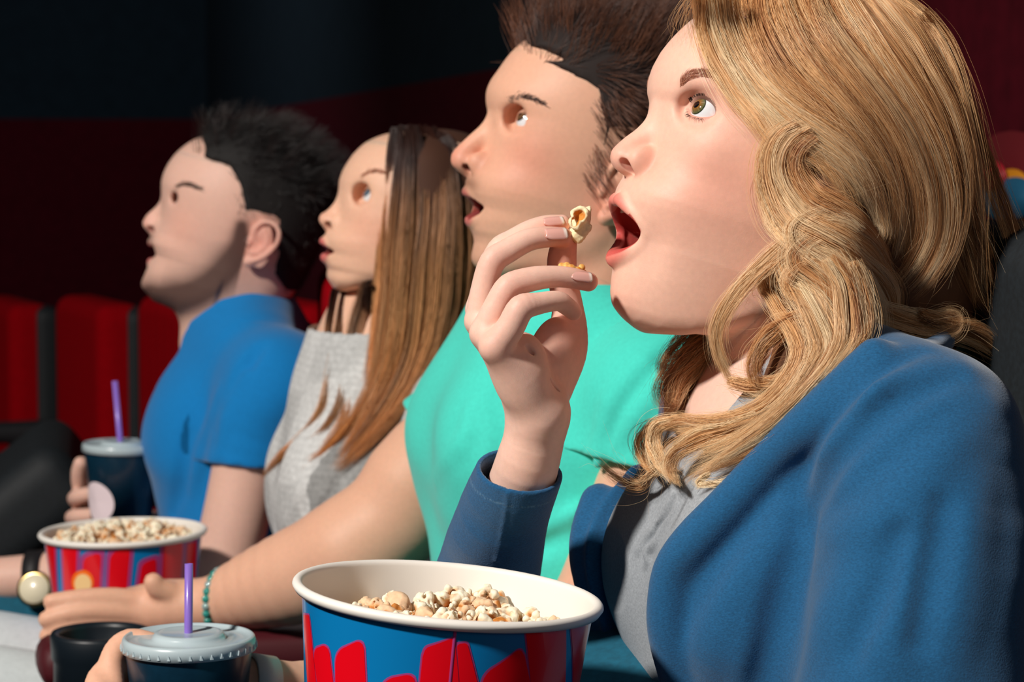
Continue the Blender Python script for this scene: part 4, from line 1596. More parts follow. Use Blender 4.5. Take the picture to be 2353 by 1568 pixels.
def m1_arms():
    q = M1T.pl
    A = Shape()
    A.u(Chain([q(1535, 935, 160), q(1522, 1060, 166), q(1472, 1200, 172), q(1400, 1370, 176), q(1330, 1490, 172)], [50, 49, 46, 43, 42], 3))
    A.u(Chain([q(1330, 1490, 172), q(1050, 1590, 210), q(760, 1625, 270), q(600, 1600, 300)], [42, 44, 36, 25], 3), 14)
    # left hand round the cup
    A.u(Chain([q(600, 1600, 300), q(480, 1590, 292), q(380, 1560, 284)], [24, 25, 20], 3), 12)
    for f in ([(380, 1500, 300, 11), (300, 1475, 290, 9.5), (258, 1515, 300, 9), (262, 1590, 318, 8)], [(380, 1560, 300, 11), (262, 1540, 296, 9), (222, 1572, 312, 8.6), (250, 1610, 330, 8)]):
        A.u(Chain([q(*p[:3]) for p in f], [p[3] for p in f], 4), 4)
    R = Shape()
    sh = q(1535, 935, 160) * np.array([1, -1, 1])
    R.u(Chain([sh, q(1000, 1070, -175), q(915, 1180, -185), q(812, 1268, -195)], [52, 52, 51, 49], 3))
    R.u(Chain([q(812, 1268, -195), q(700, 1318, -225), q(590, 1355, -255), q(500, 1384, -280), q(455, 1392, -290)], [49, 47, 38, 27, 24], 3), 18)
    R.u(Chain([q(455, 1392, -290), q(390, 1395, -300), q(310, 1400, -312)], [23, 27, 22], 3), 10)
    for f in ([(430, 1390, -290, 14), (390, 1365, -285, 12), (362, 1352, -282, 10.5), (352, 1338, -280, 9)],
              [(330, 1385, -300, 12), (250, 1373, -300, 9.5), (180, 1376, -302, 9), (118, 1383, -306, 8)], [(330, 1410, -300, 13), (230, 1404, -296, 10), (160, 1410, -298, 9.5), (108, 1424, -304, 8.5)],
              [(325, 1436, -302, 13), (220, 1432, -298, 10), (150, 1442, -300, 9.5), (110, 1462, -306, 8.5)], [(320, 1462, -306, 12), (230, 1462, -304, 9.5), (160, 1474, -306, 9), (118, 1498, -312, 8)]):
        R.u(Chain([q(*p[:3]) for p in f], [p[3] for p in f], 4), 3)
    return [(torso_shape(M1T, M1B, -6), 8, M1T), (A, 3.2, M1T), (R, 2.8, M1T)]


def m2_arms():
    q = M2T.pl
    A = Shape()
    A.u(Chain([q(640, 890, 155), q(592, 1000, 165), q(566, 1090, 170), q(540, 1200, 176), q(512, 1310, 178)], [48, 46, 40, 38, 37], 3))
    A.u(Chain([q(512, 1310, 178), q(380, 1325, 160), q(230, 1318, 130), q(95, 1325, 110), q(-40, 1335, 95)], [37, 37, 33, 27, 25], 3), 12)
    A.u(Chain([q(-40, 1335, 95), q(-130, 1340, 90)], [27, 24]), 10)
    R = Shape()
    sh = q(640, 890, 155) * np.array([1, -1, 1])
    R.u(Chain([sh, q(470, 1180, -170), q(400, 1240, -150), q(300, 1220, -70), q(235, 1165, -30)], [48, 42, 38, 30, 26], 3))
    for f in ([(235, 1160, -40, 14), (190, 1125, -20, 11), (182, 1090, -6, 10), (186, 1066, 2, 9)], [(235, 1165, -45, 13), (178, 1150, -25, 10), (180, 1142, 10, 9.5), (222, 1132, 26, 8.5)],
              [(235, 1180, -45, 13), (172, 1190, -25, 10), (176, 1188, 10, 9.5), (218, 1184, 28, 8.5)], [(240, 1205, -45, 13), (180, 1228, -20, 10), (186, 1230, 10, 9), (222, 1226, 26, 8.5)]):
        R.u(Chain([q(*p[:3]) for p in f], [p[3] for p in f], 4), 3)
    return [(torso_shape(M2T, M2B, -6), 8, M2T), (A, 3, M2T), (R, 3, M2T)]


SHIRT_VOL = {}


def shirt(name, person, T, B, cuts, sleeves, folds, m, col, h=3.0, zmin=-330, ycol=None, wave=1.5):
    q = T.pl
    s = torso_shape(T, B, 4)
    c = q(*B['c'], 0)
    lo = np.array([c[0] - 240, -300, c[2] + zmin])
    hi = np.array([c[0] + 200, 300, q(*B['neck'], 0)[2] + 60])
    sl = []
    for ch, r, cut in sleeves:
        pts = np.array([q(*p) if len(p) == 3 else np.array(p[1:]) for p in ch])
        sl.append(pts)
        s.u(Chain(pts[:1].repeat(2, 0) + [[0, 0, 0], [0, 0, -1]], r[0]), 26)
    sA = Shape(); sA.ops = list(s.ops)
    for pts, (ch, r, cut) in zip(sl, sleeves):
        sA.u(Chain(pts, r, 3), 26)
    v0 = Vol(lo, hi, 5).run(sA)
    wv = lambda D, x, y, z: D + (wave * np.sin(x * .04 + z * .05 + 1.3) * np.sin(y * .045 + z * .03)).astype(np.float32)
    chunks = []
    for part in [None] + list(range(len(sleeves))):
        z_ = Shape()
        z_.ops = list(s.ops)
        if part is not None:
            pts, (ch, r, cut) = sl[part], sleeves[part]
            z_.u(Chain(pts, r, 3), 26)
        for f_, r_, sgn in folds:
            G = onsurf(v0, T, f_, -r_ * .75 if sgn > 0 else r_ * .55, 60)
            (z_.u if sgn > 0 else z_.s)(Chain(G, [r_ * .5] + [r_] * (len(f_) - 2) + [r_ * .5], 3), 12)
        for e, k in cuts:
            z_.s(e, k)
        z_.noise(wv)
        if part is not None:
            if cut is not None:
                z_.s(cut, 1.5)
            sgn = 1 if pts[-1][1] > 0 else -1
            y0 = abs(pts[0][1]) - 26
            z_.s(Fn(lambda x, y, z, sgn=sgn, y0=y0: sgn * y - y0 + 0 * x + 0 * z, lo, hi), 0)
        chunks.append(Vol(lo, hi, h).run(z_).mesh())
    P, Q = merge(chunks)
    C = np.tile(col, (len(P), 1)) if ycol is None else ycol(P, T)
    SHIRT_VOL[person.name] = (v0, T)
    return put_mesh(name, T.world(P), Q, m, person, col=C)


def plane_cut(T, p0, p1, lo=-500, hi=500, ymin=None, ymax=None):
    """removes what lies beyond the plane through p0 facing p1 (local points)"""
    n = np.asarray(p1, float) - p0
    n /= np.linalg.norm(n)
    l, h = np.full(3, float(lo)), np.full(3, float(hi))
    if ymin is not None: l[1] = ymin
    if ymax is not None: h[1] = ymax

    def f(x, y, z):
        d = -((x - p0[0]) * n[0] + (y - p0[1]) * n[1] + (z - p0[2]) * n[2])
        if ymin is not None: d = np.maximum(d, ymin - y)
        if ymax is not None: d = np.maximum(d, y - ymax)
        return d
    return Fn(f, l, h)
# ------------------------------------------------------------------ the three people behind her
def base_spec(fr, L):
    """landmarks in pixels -> head spec in millimetres"""
    q = fr.pl
    xz = lambda p, y=0: tuple(q(p[0], p[1], y)[[0, 2]])
    sp = dict(fr=fr)
    sp['face'] = [xz(p) for p in L['face']]
    sp['width'] = L.get('width', [(-130, 36, 2.0), (-100, 42, 2.0), (-80, 50, 2.05), (-55, 60, 2.2), (-30, 66, 2.3), (0, 70, 2.15), (20, 70, 2.05), (45, 68, 2.1), (80, 66, 2.1), (120, 60, 2.1)])
    sp['jaw'] = [xz(p) for p in L['jaw']] + L.get('jawback', [(5, -62), (-15, -50), (-40, -40)])
    sp['jawk'] = L.get('jawk', 12)
    sp['cran'] = L.get('cran', ((-4, 0, 52), (100, 78, 86)))
    sp['ztop'] = 100
    nk = L['neck']
    sp['neck'] = (np.array([(-28, 0, -10)] + [q(p[0], p[1], 0) for p in nk]), [62] + [p[2] for p in nk])
    nr = []
    R = np.array([(*xz(p), p[2]) for p in L['ridge']])
    for i, (x, z, r) in enumerate(R):
        a, b = R[max(i - 1, 0)], R[min(i + 1, len(R) - 1)]
        t = np.array([b[0] - a[0], b[1] - a[1]]); t /= np.linalg.norm(t)
        n = np.array([t[1], -t[0]])
        if n[0] > 0: n = -n
        if i == len(R) - 1: n = np.array([-.98, -.1])
        nr.append((x + n[0] * (r + .6), z + n[1] * (r + .6), r))
    sp['nose'] = nr
    sp['nosek'] = 9
    tip = np.array([nr[-1][0], 0, nr[-1][1]])
    k = L.get('nose_k', 1.0)
    a = q(*L['ala'], 14)
    sp['nose_extra'] = [((a[0], 12.8 * k, a[2]), (10 * k, 5.6 * k, 8.8 * k), (0, -8, 0), 5), (tip + np.array([-4, 4.5, -1]), (8, 5.5, 6.5), None, 5),
                        ((tip[0] - 10, 0, tip[2] - 7), (9, 3.8, 5), None, 5)]
    ns = q(*L['nostril'], 8)
    sp['nostril'] = [((ns[0], 8.2, ns[2]), (7.2, 3.2, 3.2), (10, -10, -8), 1.2)]
    sp['lip'] = [(*q(p[0], p[1], p[2]), p[3]) for p in L['lip']]
    sp['mouth_deep'] = L.get('deep', 26)
    sp['cavgrow'] = 4
    sp['lipk'] = L.get('lipk', 5)
    e = q(*L['eye'], 32)
    sp['eye'] = (e[0], 32, e[2])
    sp['lids'] = L.get('lids', (30, 54, 30, -18))
    sp['socket'] = L.get('socket', ((13, 0, 2), (8, 16, 11), 11))
    b = q(*L['brow'], 28)
    m = q(*L['cheek'], 46)
    sp['bumps'] = [((b[0] - 3, 26, b[2]), (12, 16, 8), L.get('browamp', 2.5)), (m, (14, 15, 12), 2.5)] + L.get('bumps', [])
    if 'ear' in L:
        ex, ey = L['ear']            # ear centre pixel
        c = q(ex, ey, 78)
        t = math.radians(L.get('ear_tilt', 12))
        rot = lambda u, v_, w=0: (c[0] + u * math.cos(t) + v_ * math.sin(t) * -1, c[2] + u * math.sin(t) + v_ * math.cos(t), w)
        sp['ear'] = dict(y=78, helix=[rot(8, 4, -3), rot(10, 14, 0), rot(6, 25, 4), rot(-5, 29, 6), rot(-15, 24, 8), rot(-19, 11, 8), rot(-16, -4, 6), rot(-9, -16, 3), rot(0, -24, 0)],
                         anti=[rot(1, 17, 2), rot(-6, 12, 3), rot(-9, 2, 4), rot(-5, -9, 2), rot(1, -13, 1)], plate=(rot(-4, 1, -2), (15, 5, 28), 8), concha=(rot(0, -1, 1), (8, 6, 11)),
                         lobe=(rot(-2, -22, -2), (7.5, 4, 8)), tragus=rot(9, -4, -2), hr=3.0)
    return sp


def build_person(L, fr, label, boxes, skin, lipcol, gaze, iris, extra=None, tints=(), arms=None, hfine=1.4, stubble=None, lid_dark=(110, 70, 60), liner=.5):
    sp = base_spec(fr, L)
    H = Head(sp)
    if extra:
        extra(H.sh, fr)
    fv = Vol(*boxes[0], hfine).run(H.sh)
    chunks = [fv.mesh()]
    lo0, hi0 = np.asarray(boxes[0][0], float), np.asarray(boxes[0][1], float)
    cv = Vol(*boxes[1], 4.0).run(H.sh)
    cvF = Vol(*boxes[1], 4.0)
    cvF.D = cv.D.copy()
    x, y, z = cv.ax[0][:, None, None], cv.ax[1][None, :, None], cv.ax[2][None, None, :]
    c, hw = (lo0 + hi0) / 2, (hi0 - lo0) / 2 - 4
    hw = np.where(hi0 > boxes[1][1], hw + 50, hw)
    bd = np.maximum(np.maximum(np.abs(x - c[0]) - hw[0], np.abs(y - c[1]) - hw[1]), np.abs(z - c[2]) - hw[2])
    cv.D = np.maximum(cv.D, -bd).astype(np.float32)
    chunks.append(cv.mesh())
    nh = len(chunks[0][0]) + len(chunks[1][0])
    for sh_, h, f2 in (arms or []):
        pr = [o for o in sh_.ops if o[0] == 'u']
        lo = np.min([o[1].lo for o in pr], 0) - 12
        hi = np.max([o[1].hi for o in pr], 0) + 12
        Pa, Qa = Vol(lo, hi, h).run(sh_).mesh()
        chunks.append((fr.local(f2.world(Pa)), Qa))
    P, Q = merge(chunks)
    C = paint(P, skin, list(tints(fr)) if callable(tints) else [])
    Lp = H.liploop
    d, t = chain_dist(P[:nh], Lp[:, :3], 1)
    rl = np.interp(t, np.linspace(0, 1, len(Lp)), Lp[:, 3])
    w = 1 - sstep(rl + .1, rl + 1.8, d)
    C[:nh] += w[:, None] * (np.asarray(lipcol) - C[:nh])
    Ph = P[:nh]
    w = (1 - sstep(.3, 1.8, H.cav(Ph[:, 0][:, None, None], Ph[:, 1][:, None, None], Ph[:, 2][:, None, None], True))) * sstep(rl - 1.2, rl + .8, d) * (Ph[:, 0] < Lp[:, 0].max() - 4)
    C[:nh] += (w * .92)[:, None] * (lin(130, 34, 34) - C[:nh])
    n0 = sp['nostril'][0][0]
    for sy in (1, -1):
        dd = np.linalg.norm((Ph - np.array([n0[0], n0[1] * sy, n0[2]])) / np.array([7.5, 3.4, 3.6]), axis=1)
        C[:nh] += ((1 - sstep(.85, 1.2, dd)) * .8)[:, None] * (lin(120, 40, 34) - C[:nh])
    ex = np.array(sp['eye'])
    p0, pw, up_, dn_ = sp['lids']
    for sy in (1, -1):
        v = (Ph - ex * np.array([1, sy, 1])) * np.array([1, sy, 1])
        r = np.linalg.norm(v, axis=1)
        el = np.degrees(np.arcsin(np.clip(v[:, 2] / r, -1, 1)))
        ph = np.degrees(np.arctan2(v[:, 1], v[:, 0]))
        qq = np.clip(1 - ((ph - p0) / pw) ** 2, 0, 1)
        near = (r < 15.8) & (np.abs(ph - p0) < pw + 12)
        w = np.where(near, np.exp(-((el - up_ * qq ** .5 - 2) / 5.0) ** 2), 0)
        C[:nh] += (w * liner)[:, None] * (lin(*lid_dark) - C[:nh])
    if stubble is not None:
        C[:nh] = stubble(Ph, C[:nh], fr)
    C[nh:] = np.asarray(skin) * 1.0
    base = fr.world([(0, 0, boxes[1][0][2])])[0]
    person = put_mesh('person', fr.world(P), Q, M_skin, loc=base, col=C)
    tag(person, label, 'person')
    for sy in (1, -1):
        H.eyeball(person, np.asarray(gaze), iris, sy=sy)
    # eyebrows
    rng = np.random.RandomState(9)
    st, ra = [], []
    bp = L['browline']
    for i in range(320):
        u = rng.rand() * (len(bp) - 1.001)
        k = int(u)
        p = np.array(bp[k][:2], float) + (np.array(bp[k + 1][:2], float) - np.array(bp[k][:2], float)) * (u - k) + rng.normal(0, bp[k][2], 2)
        h = fv.hit(fr, *p)
        if h is None:
            continue
        nn = fv.grad(h[None])[0]
        dr = np.array([-.7, 0, .35 - .5 * u / len(bp)]) + rng.normal(0, .15, 3)
        t = np.linspace(0, 1, 4)[:, None]
        s_ = h + nn * (.2 + 1.4 * np.sin(t * 2.2)) + dr * 9 * t
        for sy in (1, -1):
            st.append(fr.world(s_ * np.array([1, sy, 1]))); ra.append(.00024)
    put_strands('eyebrows', st, ra, L['browmat'], person, .3)
    return person, H, fv, sp, cvF


def scalp_hair(name, person, fr, cv, hl, nape, n, length, field, mat_, mass_mat, tones, seed=1, grow=5, rad=.00011, clump=1.0, boxes=None):
    """short hair: a dark cap plus strands growing from the scalp. hl: hairline rows (x, z) local"""
    hl = np.asarray(hl)[np.argsort(np.asarray(hl)[:, 1])]
    nape = np.asarray(nape)[np.argsort(np.asarray(nape)[:, 0])]
    lim = lambda x, z: np.maximum(x - np.interp(z, hl[:, 1], hl[:, 0]), np.interp(x, nape[:, 0], nape[:, 1]) - z)
    rng = np.random.RandomState(seed)
    V = Vol(cv.lo, cv.lo + cv.h * (cv.n - 1), cv.h)
    V.D = cv.D.copy()
    # random scalp points: shoot inwards from a big ellipsoid
    pts = []
    while len(pts) < n:
        m = 4000
        d = rng.normal(size=(m, 3)); d /= np.linalg.norm(d, axis=1)[:, None]
        o = np.array([-5, 0, 45.0])
        t = np.full(m, 150.0)
        for _ in range(40):
            vv = cv.sample(o + d * t[:, None])
            t -= np.clip(vv * .8, -6, 8)
        p = o + d * t[:, None]
        ok = (lim(p[:, 0] + rng.normal(0, 2, m), p[:, 2] + rng.normal(0, 2, m)) < 0) & (np.abs(cv.sample(p)) < 3)
        pts.extend(p[ok])
    pts = np.array(pts[:n])
    nn = cv.grad(pts)
    Ln = length(pts)
    D = field(pts, nn)
    cl = rng.normal(0, 1, (400, 3))
    cc = pts[rng.randint(0, n, 400)]
    S_, tone, ra = [], [], []
    t = np.linspace(0, 1, 9)[:, None]
    for i in range(n):
        k = np.argmin(((cc - pts[i]) ** 2).sum(1))
        dr = D[i] + cl[k] * .22 * clump + rng.normal(0, .08, 3)
        dr /= np.linalg.norm(dr)
        L_ = Ln[i] * rng.uniform(.75, 1.15)
        lift = nn[i] * (np.sin(np.clip(t * 2.0, 0, 1.9)) * min(L_ * .3, 9))
        S_.append(pts[i] - nn[i] * 1 + lift + dr * L_ * t + np.array([0, 0, -.12]) * L_ * t ** 2)
        tone.append(np.clip(tones + cl[k, 0] * .15 + rng.normal(0, .12), 0, 1)); ra.append(rad * rng.uniform(.8, 1.25))
    # cap
    x, y, z = cv.ax[0][:, None, None], cv.ax[1][None, :, None], cv.ax[2][None, None, :]
    lx = lim((x + 0 * z).ravel().repeat(1) if False else np.broadcast_to(x, (cv.n[0], 1, cv.n[2])), np.broadcast_to(z, (cv.n[0], 1, cv.n[2])))
    gz = grow(np.broadcast_to(x, (cv.n[0], 1, cv.n[2])), np.broadcast_to(z, (cv.n[0], 1, cv.n[2]))) if callable(grow) else grow
    V.D = smax((cv.D - gz).astype(np.float32), (lx + 5).astype(np.float32), 8).astype(np.float32)
    P, Q = V.mesh()
    put_mesh('hair', fr.world(P), Q, mass_mat, person)
    o = strands_obj('hair_strands', S_, tone, ra, mat_, person, fr, .3)
    return o


M_brown = strand_mat('brown_hair', [(0.0, lin(28, 14, 10)), (.5, lin(66, 36, 24)), (1.0, lin(120, 76, 54))], .3)
M_brown_cap = mat('brown_undercoat', base=lin(30, 17, 13), rough=.8)
M_black = strand_mat('black_hair', [(0.0, lin(12, 9, 10)), (.5, lin(30, 22, 22)), (1.0, lin(70, 52, 48))], .32)
M_black_cap = mat('black_undercoat', base=lin(14, 11, 11), rough=.8)
M_brow_dark = hair_mat('brow_dark', base=lin(58, 34, 26), rough=.35)

# ---- the brown haired man
M1F = Frame(1359, 402, 2.02, 11, 12)
M1L = dict(face=[(1235, 100), (1211, 124), (1200, 136), (1185, 154), (1170, 169), (1150, 186), (1139, 204), (1136, 219), (1139, 240), (1146, 258), (1135, 300), (1110, 350), (1086, 385), (1078, 398),
                 (1073, 415), (1072, 440), (1082, 470), (1080, 500), (1082, 526), (1089, 541), (1091, 556), (1084, 588), (1085, 604), (1094, 625), (1104, 638)],
           jaw=[(1090, 632), (1110, 646), (1150, 642), (1190, 630), (1260, 605)], jawback=[(8, -66), (-12, -48), (-40, -38)],
           neck=[(1372, 640, 60), (1385, 780, 60), (1400, 900, 70)],
           ridge=[(1146, 250, 6.5), (1128, 268, 7), (1108, 284, 7.5), (1085, 303, 7.8), (1059, 327, 8.2), (1041, 346, 8.8), (1036, 360, 8.6)], ala=(1106, 376), nostril=(1080, 384), nose_k=1.1,
           lip=[(1074, 442, 0, 3.6), (1078, 443, 6, 3.6), (1094, 452, 13, 2.8), (1118, 470, 20, 2), (1137, 482, 25, 1.5), (1122, 494, 20, 2.2), (1098, 503, 12, 3.8), (1086, 507, 6, 4.2), (1082, 508, 0, 4.2)],
           eye=(1219, 283), brow=(1190, 226), cheek=(1235, 335), ear=(1412, 440), ear_tilt=10,
           browline=[(1168, 230, 3.5), (1180, 224, 3.5), (1200, 222, 3), (1222, 226, 2.5), (1246, 238, 2)], browmat=M_brow_dark, lids=(28, 54, 30, -22))


def m1_stubble(P, C, fr):
    q = fr.pl
    up_ = q(1085, 425, 10)
    w = .62 * np.exp(-(((P[:, 0] - up_[0]) / 20) ** 2 + (np.abs(P[:, 1]) / 27) ** 4 + ((P[:, 2] - up_[2]) / 7) ** 2))
    ch = q(1120, 600, 20)
    w2 = .22 * sstep(ch[2] + 26, ch[2] - 4, P[:, 2]) * sstep(10, 40, P[:, 0]) * (P[:, 2] > -120)
    w = np.clip(w + w2, 0, 1)
    return C + w[:, None] * (lin(120, 80, 60) - C)


def m1_tints(fr):
    q = fr.pl
    return [(q(1220, 370, 50), (22, 20, 22), lin(226, 140, 118), .5), (tuple(q(1045, 360)), 12, lin(224, 128, 110), .5), (q(1118, 380, 14), 8, lin(190, 90, 70), .5),
            (q(1400, 470, 78), 20, lin(226, 130, 112), .4), (q(1200, 150, 20), (20, 30, 14), lin(236, 178, 150), .3)]


M1, M1H, M1V, M1S, M1C = build_person(M1L, M1F, 'brown haired man in turquoise shirt gazing up with parted lips', [((-75, -75, -215), (140, 92, 90)), ((-130, -100, -230), (140, 105, 150))],
                                      lin(232, 180, 152), lin(206, 112, 108), (.86, .25, .45), (lin(120, 90, 60), lin(80, 60, 44)), tints=m1_tints, stubble=m1_stubble, arms=m1_arms())
q_ = M1F.pl
hl1 = [q_(1192, 112, 10), q_(1260, 108, 35), q_(1345, 110, 55), q_(1378, 150, 66), q_(1352, 200, 70), q_(1349, 240, 72), q_(1362, 290, 74), q_(1358, 340, 75), q_(1338, 400, 75)]
hl1 = [(h[0], h[2]) for h in hl1]
hl1 = [(-60, 160)] + sorted(hl1, key=lambda a: -a[1])
hl1s = [(q_(1188, 112, 0)[0], q_(1188, 112, 0)[2] + 25), (q_(1192, 125, 0)[0] + 2, q_(1192, 125, 0)[2] - 2)] + [(a, b) for a, b in hl1[3:]]


def m1_len(p):
    top = sstep(60, 110, p[:, 2])
    return 24 + 16 * top


def m1_field(p, n):
    top = sstep(55, 105, p[:, 2])[:, None]
    fx = sstep(20, 90, p[:, 0])[:, None]
    side = np.array([-.75, 0, -.65])
    upf = np.array([-.35, 0, .75]) + fx * np.array([.42, .0, .25]) + n * .35
    return side * (1 - top) + upf * top


scalp_hair('hair', M1, M1F, M1C, hl1s, [(-130, -30), (-60, -30), (-40, -24), (-34, 0), (-28, 32), (6, 30), (10, 10), (13, -12), (60, -20)], 9000, m1_len, m1_field, M_brown, M_brown_cap, .72, seed=4, rad=.00014,
           grow=lambda x, z: .6 + 8 * sstep(55, 120, z))
# ---- the woman with long straight hair
W2F = Frame(975, 552, 2.46, 13, 11)
z4 = lambda pts: [(250 + x / 2.3756, 240 + y / 2.3756) for x, y in pts]
W2L = dict(face=[(905, 290), (881, 303), (848, 326), (820, 358), (800, 394), (793, 416), (795, 440), (790, 470), (778, 505), (758, 528), (750, 536), (745, 546), (746, 562), (752, 578), (749, 592), (748, 606), (755, 618),
                 (750, 640), (754, 656)],
           jaw=[(750, 656), (765, 668), (790, 670), (830, 660), (870, 648)], jawback=[(8, -64), (-12, -48), (-40, -38)],
           neck=[(960, 700, 52), (975, 830, 50), (990, 930, 60)],
           ridge=[(794, 435, 5.5), (784, 452, 6), (772, 464, 6.3), (755, 479, 6.8), (742, 489, 7.2), (733, 499, 7.4)], ala=(782, 514), nostril=(762, 517), nose_k=.92,
           lip=[(743, 556, 0, 3.2), (745, 556, 5, 3.5), (757, 563, 12, 2.8), (774, 575, 18, 2), (788, 582, 22, 1.4), (775, 585, 18, 2.2), (759, 590, 12, 3.6), (749, 592, 5, 4.2), (747, 592, 0, 4.3)],
           eye=(861, 456), brow=(843, 400), cheek=(850, 510), browline=[(828, 408, 2), (842, 398, 2), (862, 393, 2), (885, 398, 1.5)], browmat=M_brow_light, lids=(30, 54, 34, -20), browamp=1.2, deep=22, cran=((-4, 0, 36), (96, 75, 76)))


def soft_tints(fr, ch, tip):
    def f(fr):
        return [(fr.pl(*ch, 48), (20, 18, 20), lin(236, 160, 136), .4), (tuple(fr.pl(*tip)), 9, lin(236, 160, 138), .35)]
    return f


W2, W2H, W2V, W2S, W2C = build_person(W2L, W2F, 'woman with long straight brown hair and white knit top, looking up', [((-20, -60, -140), (135, 78, 90)), ((-130, -100, -200), (135, 100, 150))],
                                      lin(240, 192, 164), lin(212, 112, 108), (.84, .22, .48), (lin(110, 140, 160), lin(70, 90, 104)), tints=soft_tints(W2F, (850, 530), (736, 500)), hfine=1.5, liner=.8, arms=[(torso_shape(W2T, W2B, -6), 8, W2T)],
                                      lid_dark=(60, 40, 38))


def ombre_mat(name, stops):
    m = bpy.data.materials.new(name)
    m.use_nodes = True
    N = m.node_tree.nodes
    Lk = m.node_tree.links.new
    h = N['Principled BSDF']
    h.inputs['Roughness'].default_value = .42
    h.inputs['Specular IOR Level'].default_value = .55
    hi = N.new('ShaderNodeHairInfo')
    cr = N.new('ShaderNodeValToRGB')
    e = cr.color_ramp.elements
    for i, (p, c) in enumerate(stops):
        el = e[i] if i < 2 else e.new(p)
        el.position = p
        el.color = (*c, 1)
    a = N.new('ShaderNodeAttribute')
    a.attribute_name = 'tone'
    mr = N.new('ShaderNodeMapRange')
    mr.inputs['To Min'].default_value = .45
    mr.inputs['To Max'].default_value = 1.5
    mx = N.new('ShaderNodeMix')
    mx.data_type = 'RGBA'
    mx.blend_type = 'MULTIPLY'
    mx.inputs['Factor'].default_value = 1
    Lk(hi.outputs['Intercept'], cr.inputs[0])
    Lk(a.outputs['Fac'], mr.inputs['Value'])
    Lk(cr.outputs[0], mx.inputs['A'])
    Lk(mr.outputs[0], mx.inputs['B'])
    Lk(mx.outputs['Result'], h.inputs['Base Color'])
    Lk(h.outputs[0], N['Material Output'].inputs['Surface'])
    return m


M_ombre = ombre_mat('ombre_hair', [(0.0, lin(48, 24, 18)), (.13, lin(66, 34, 24)), (.27, lin(168, 116, 76)), (.6, lin(208, 152, 100)), (1.0, lin(212, 136, 66))])
M_ombre_cap = mat('ombre_undercoat', base=lin(74, 42, 26), rough=.8)


# ---- the man in the blue shirt
M2F = Frame(540, 560, 2.78, 4, 14)
M2L = dict(face=[(450, 325), (436, 343), (418, 362), (403, 382), (393, 402), (389, 422), (393, 446), (392, 470), (378, 500), (358, 530), (348, 540), (343, 552), (350, 568), (356, 582), (350, 596), (341, 612), (335, 625),
                 (326, 646), (323, 662), (331, 680)],
           jaw=[(328, 676), (352, 694), (385, 702), (418, 704), (470, 680), (520, 640)], jawback=[(6, -58), (-14, -44), (-40, -36)],
           neck=[(530, 690, 58), (525, 790, 58), (540, 900, 66)],
           ridge=[(392, 442, 6.5), (381, 456, 7), (368, 467, 7.2), (350, 481, 7.6), (336, 494, 8), (328, 508, 8)], ala=(376, 522), nostril=(352, 527), nose_k=1.05,
           lip=[(348, 559, 0, 4.2), (350, 559, 6, 4.2), (361, 563, 13, 3.2), (378, 570, 20, 2.4), (392, 578, 25, 1.8), (378, 590, 20, 3), (361, 599, 12, 4.4), (351, 602, 6, 5), (348, 602, 0, 5)],
           eye=(434, 462), brow=(415, 424), cheek=(440, 520), ear=(592, 560), ear_tilt=16, browline=[(402, 432, 2.5), (415, 424, 2.5), (435, 424, 2.5), (458, 434, 1.5)], browmat=M_brow_dark, lids=(30, 54, 13, -10), deep=24, socket=((13, 0, 2), (6, 15, 9), 9))


def m2_stubble(P, C, fr):
    q = fr.pl
    jl = np.array([q(556, 520, 66), q(548, 575, 62), q(500, 640, 52), q(440, 676, 36), (q(380, 684, 14)), q(350, 676, 0)]) * np.array([1, 0, 1])
    d, t = chain_dist(P * np.array([1, 0, 1]), jl, 4)
    w = np.exp(-(d / np.interp(t, [0, .3, .7, 1], [8, 21, 24, 18])) ** 2) * (P[:, 0] > -16)
    mu = q(352, 548, 6)
    w = np.maximum(w, .55 * np.exp(-(((P[:, 0] - mu[0]) / 14) ** 2 + (np.abs(P[:, 1]) / 26) ** 4 + ((P[:, 2] - mu[2]) / 6) ** 2)))
    w = np.clip(w * 1.15, 0, .88)
    return C + w[:, None] * (lin(58, 36, 34) - C)


def m2_tints(fr):
    q = fr.pl
    return [(q(430, 520, 50), (20, 18, 20), lin(232, 160, 140), .4), (tuple(q(334, 510)), 10, lin(228, 150, 136), .4), (q(600, 560, 80), 22, lin(226, 140, 126), .5)]


M2, M2H, M2V, M2S, M2C = build_person(M2L, M2F, 'black haired bearded man in royal blue shirt, smiling at the left', [((-75, -75, -215), (138, 96, 90)), ((-130, -105, -240), (138, 110, 150))],
                                      lin(232, 188, 170), lin(206, 110, 108), (.88, .2, .36), (lin(90, 70, 56), lin(60, 48, 40)), tints=m2_tints, stubble=m2_stubble, hfine=1.6, arms=m2_arms())
q_ = M2F.pl
hl2 = [(q_(436, 335, 0)[0], q_(436, 335, 0)[2] + 25)] + [(h[0], h[2]) for h in [q_(440, 348, 0), q_(470, 350, 30), q_(520, 380, 55), q_(540, 420, 66), q_(545, 470, 72), q_(556, 520, 75), q_(560, 545, 76)]]


def m2_field(p, n):
    top = sstep(55, 105, p[:, 2])[:, None]
    fx = sstep(20, 90, p[:, 0])[:, None]
    return np.array([-.6, 0, -.75]) * (1 - top) + (np.array([-.55, 0, .55]) + fx * np.array([.5, 0, .3]) + n * .3) * top


scalp_hair('hair', M2, M2F, M2C, hl2, [(-130, -46), (-70, -46), (-54, -30), (-50, 0), (-44, 36), (-8, 36), (-2, 8), (2, -6), (60, -20)], 5000, lambda p: 5 + 30 * sstep(55, 110, p[:, 2]), m2_field, M_black, M_black_cap, .35, seed=6,
           grow=lambda x, z: .8 + 9 * sstep(50, 120, z), rad=.00018)
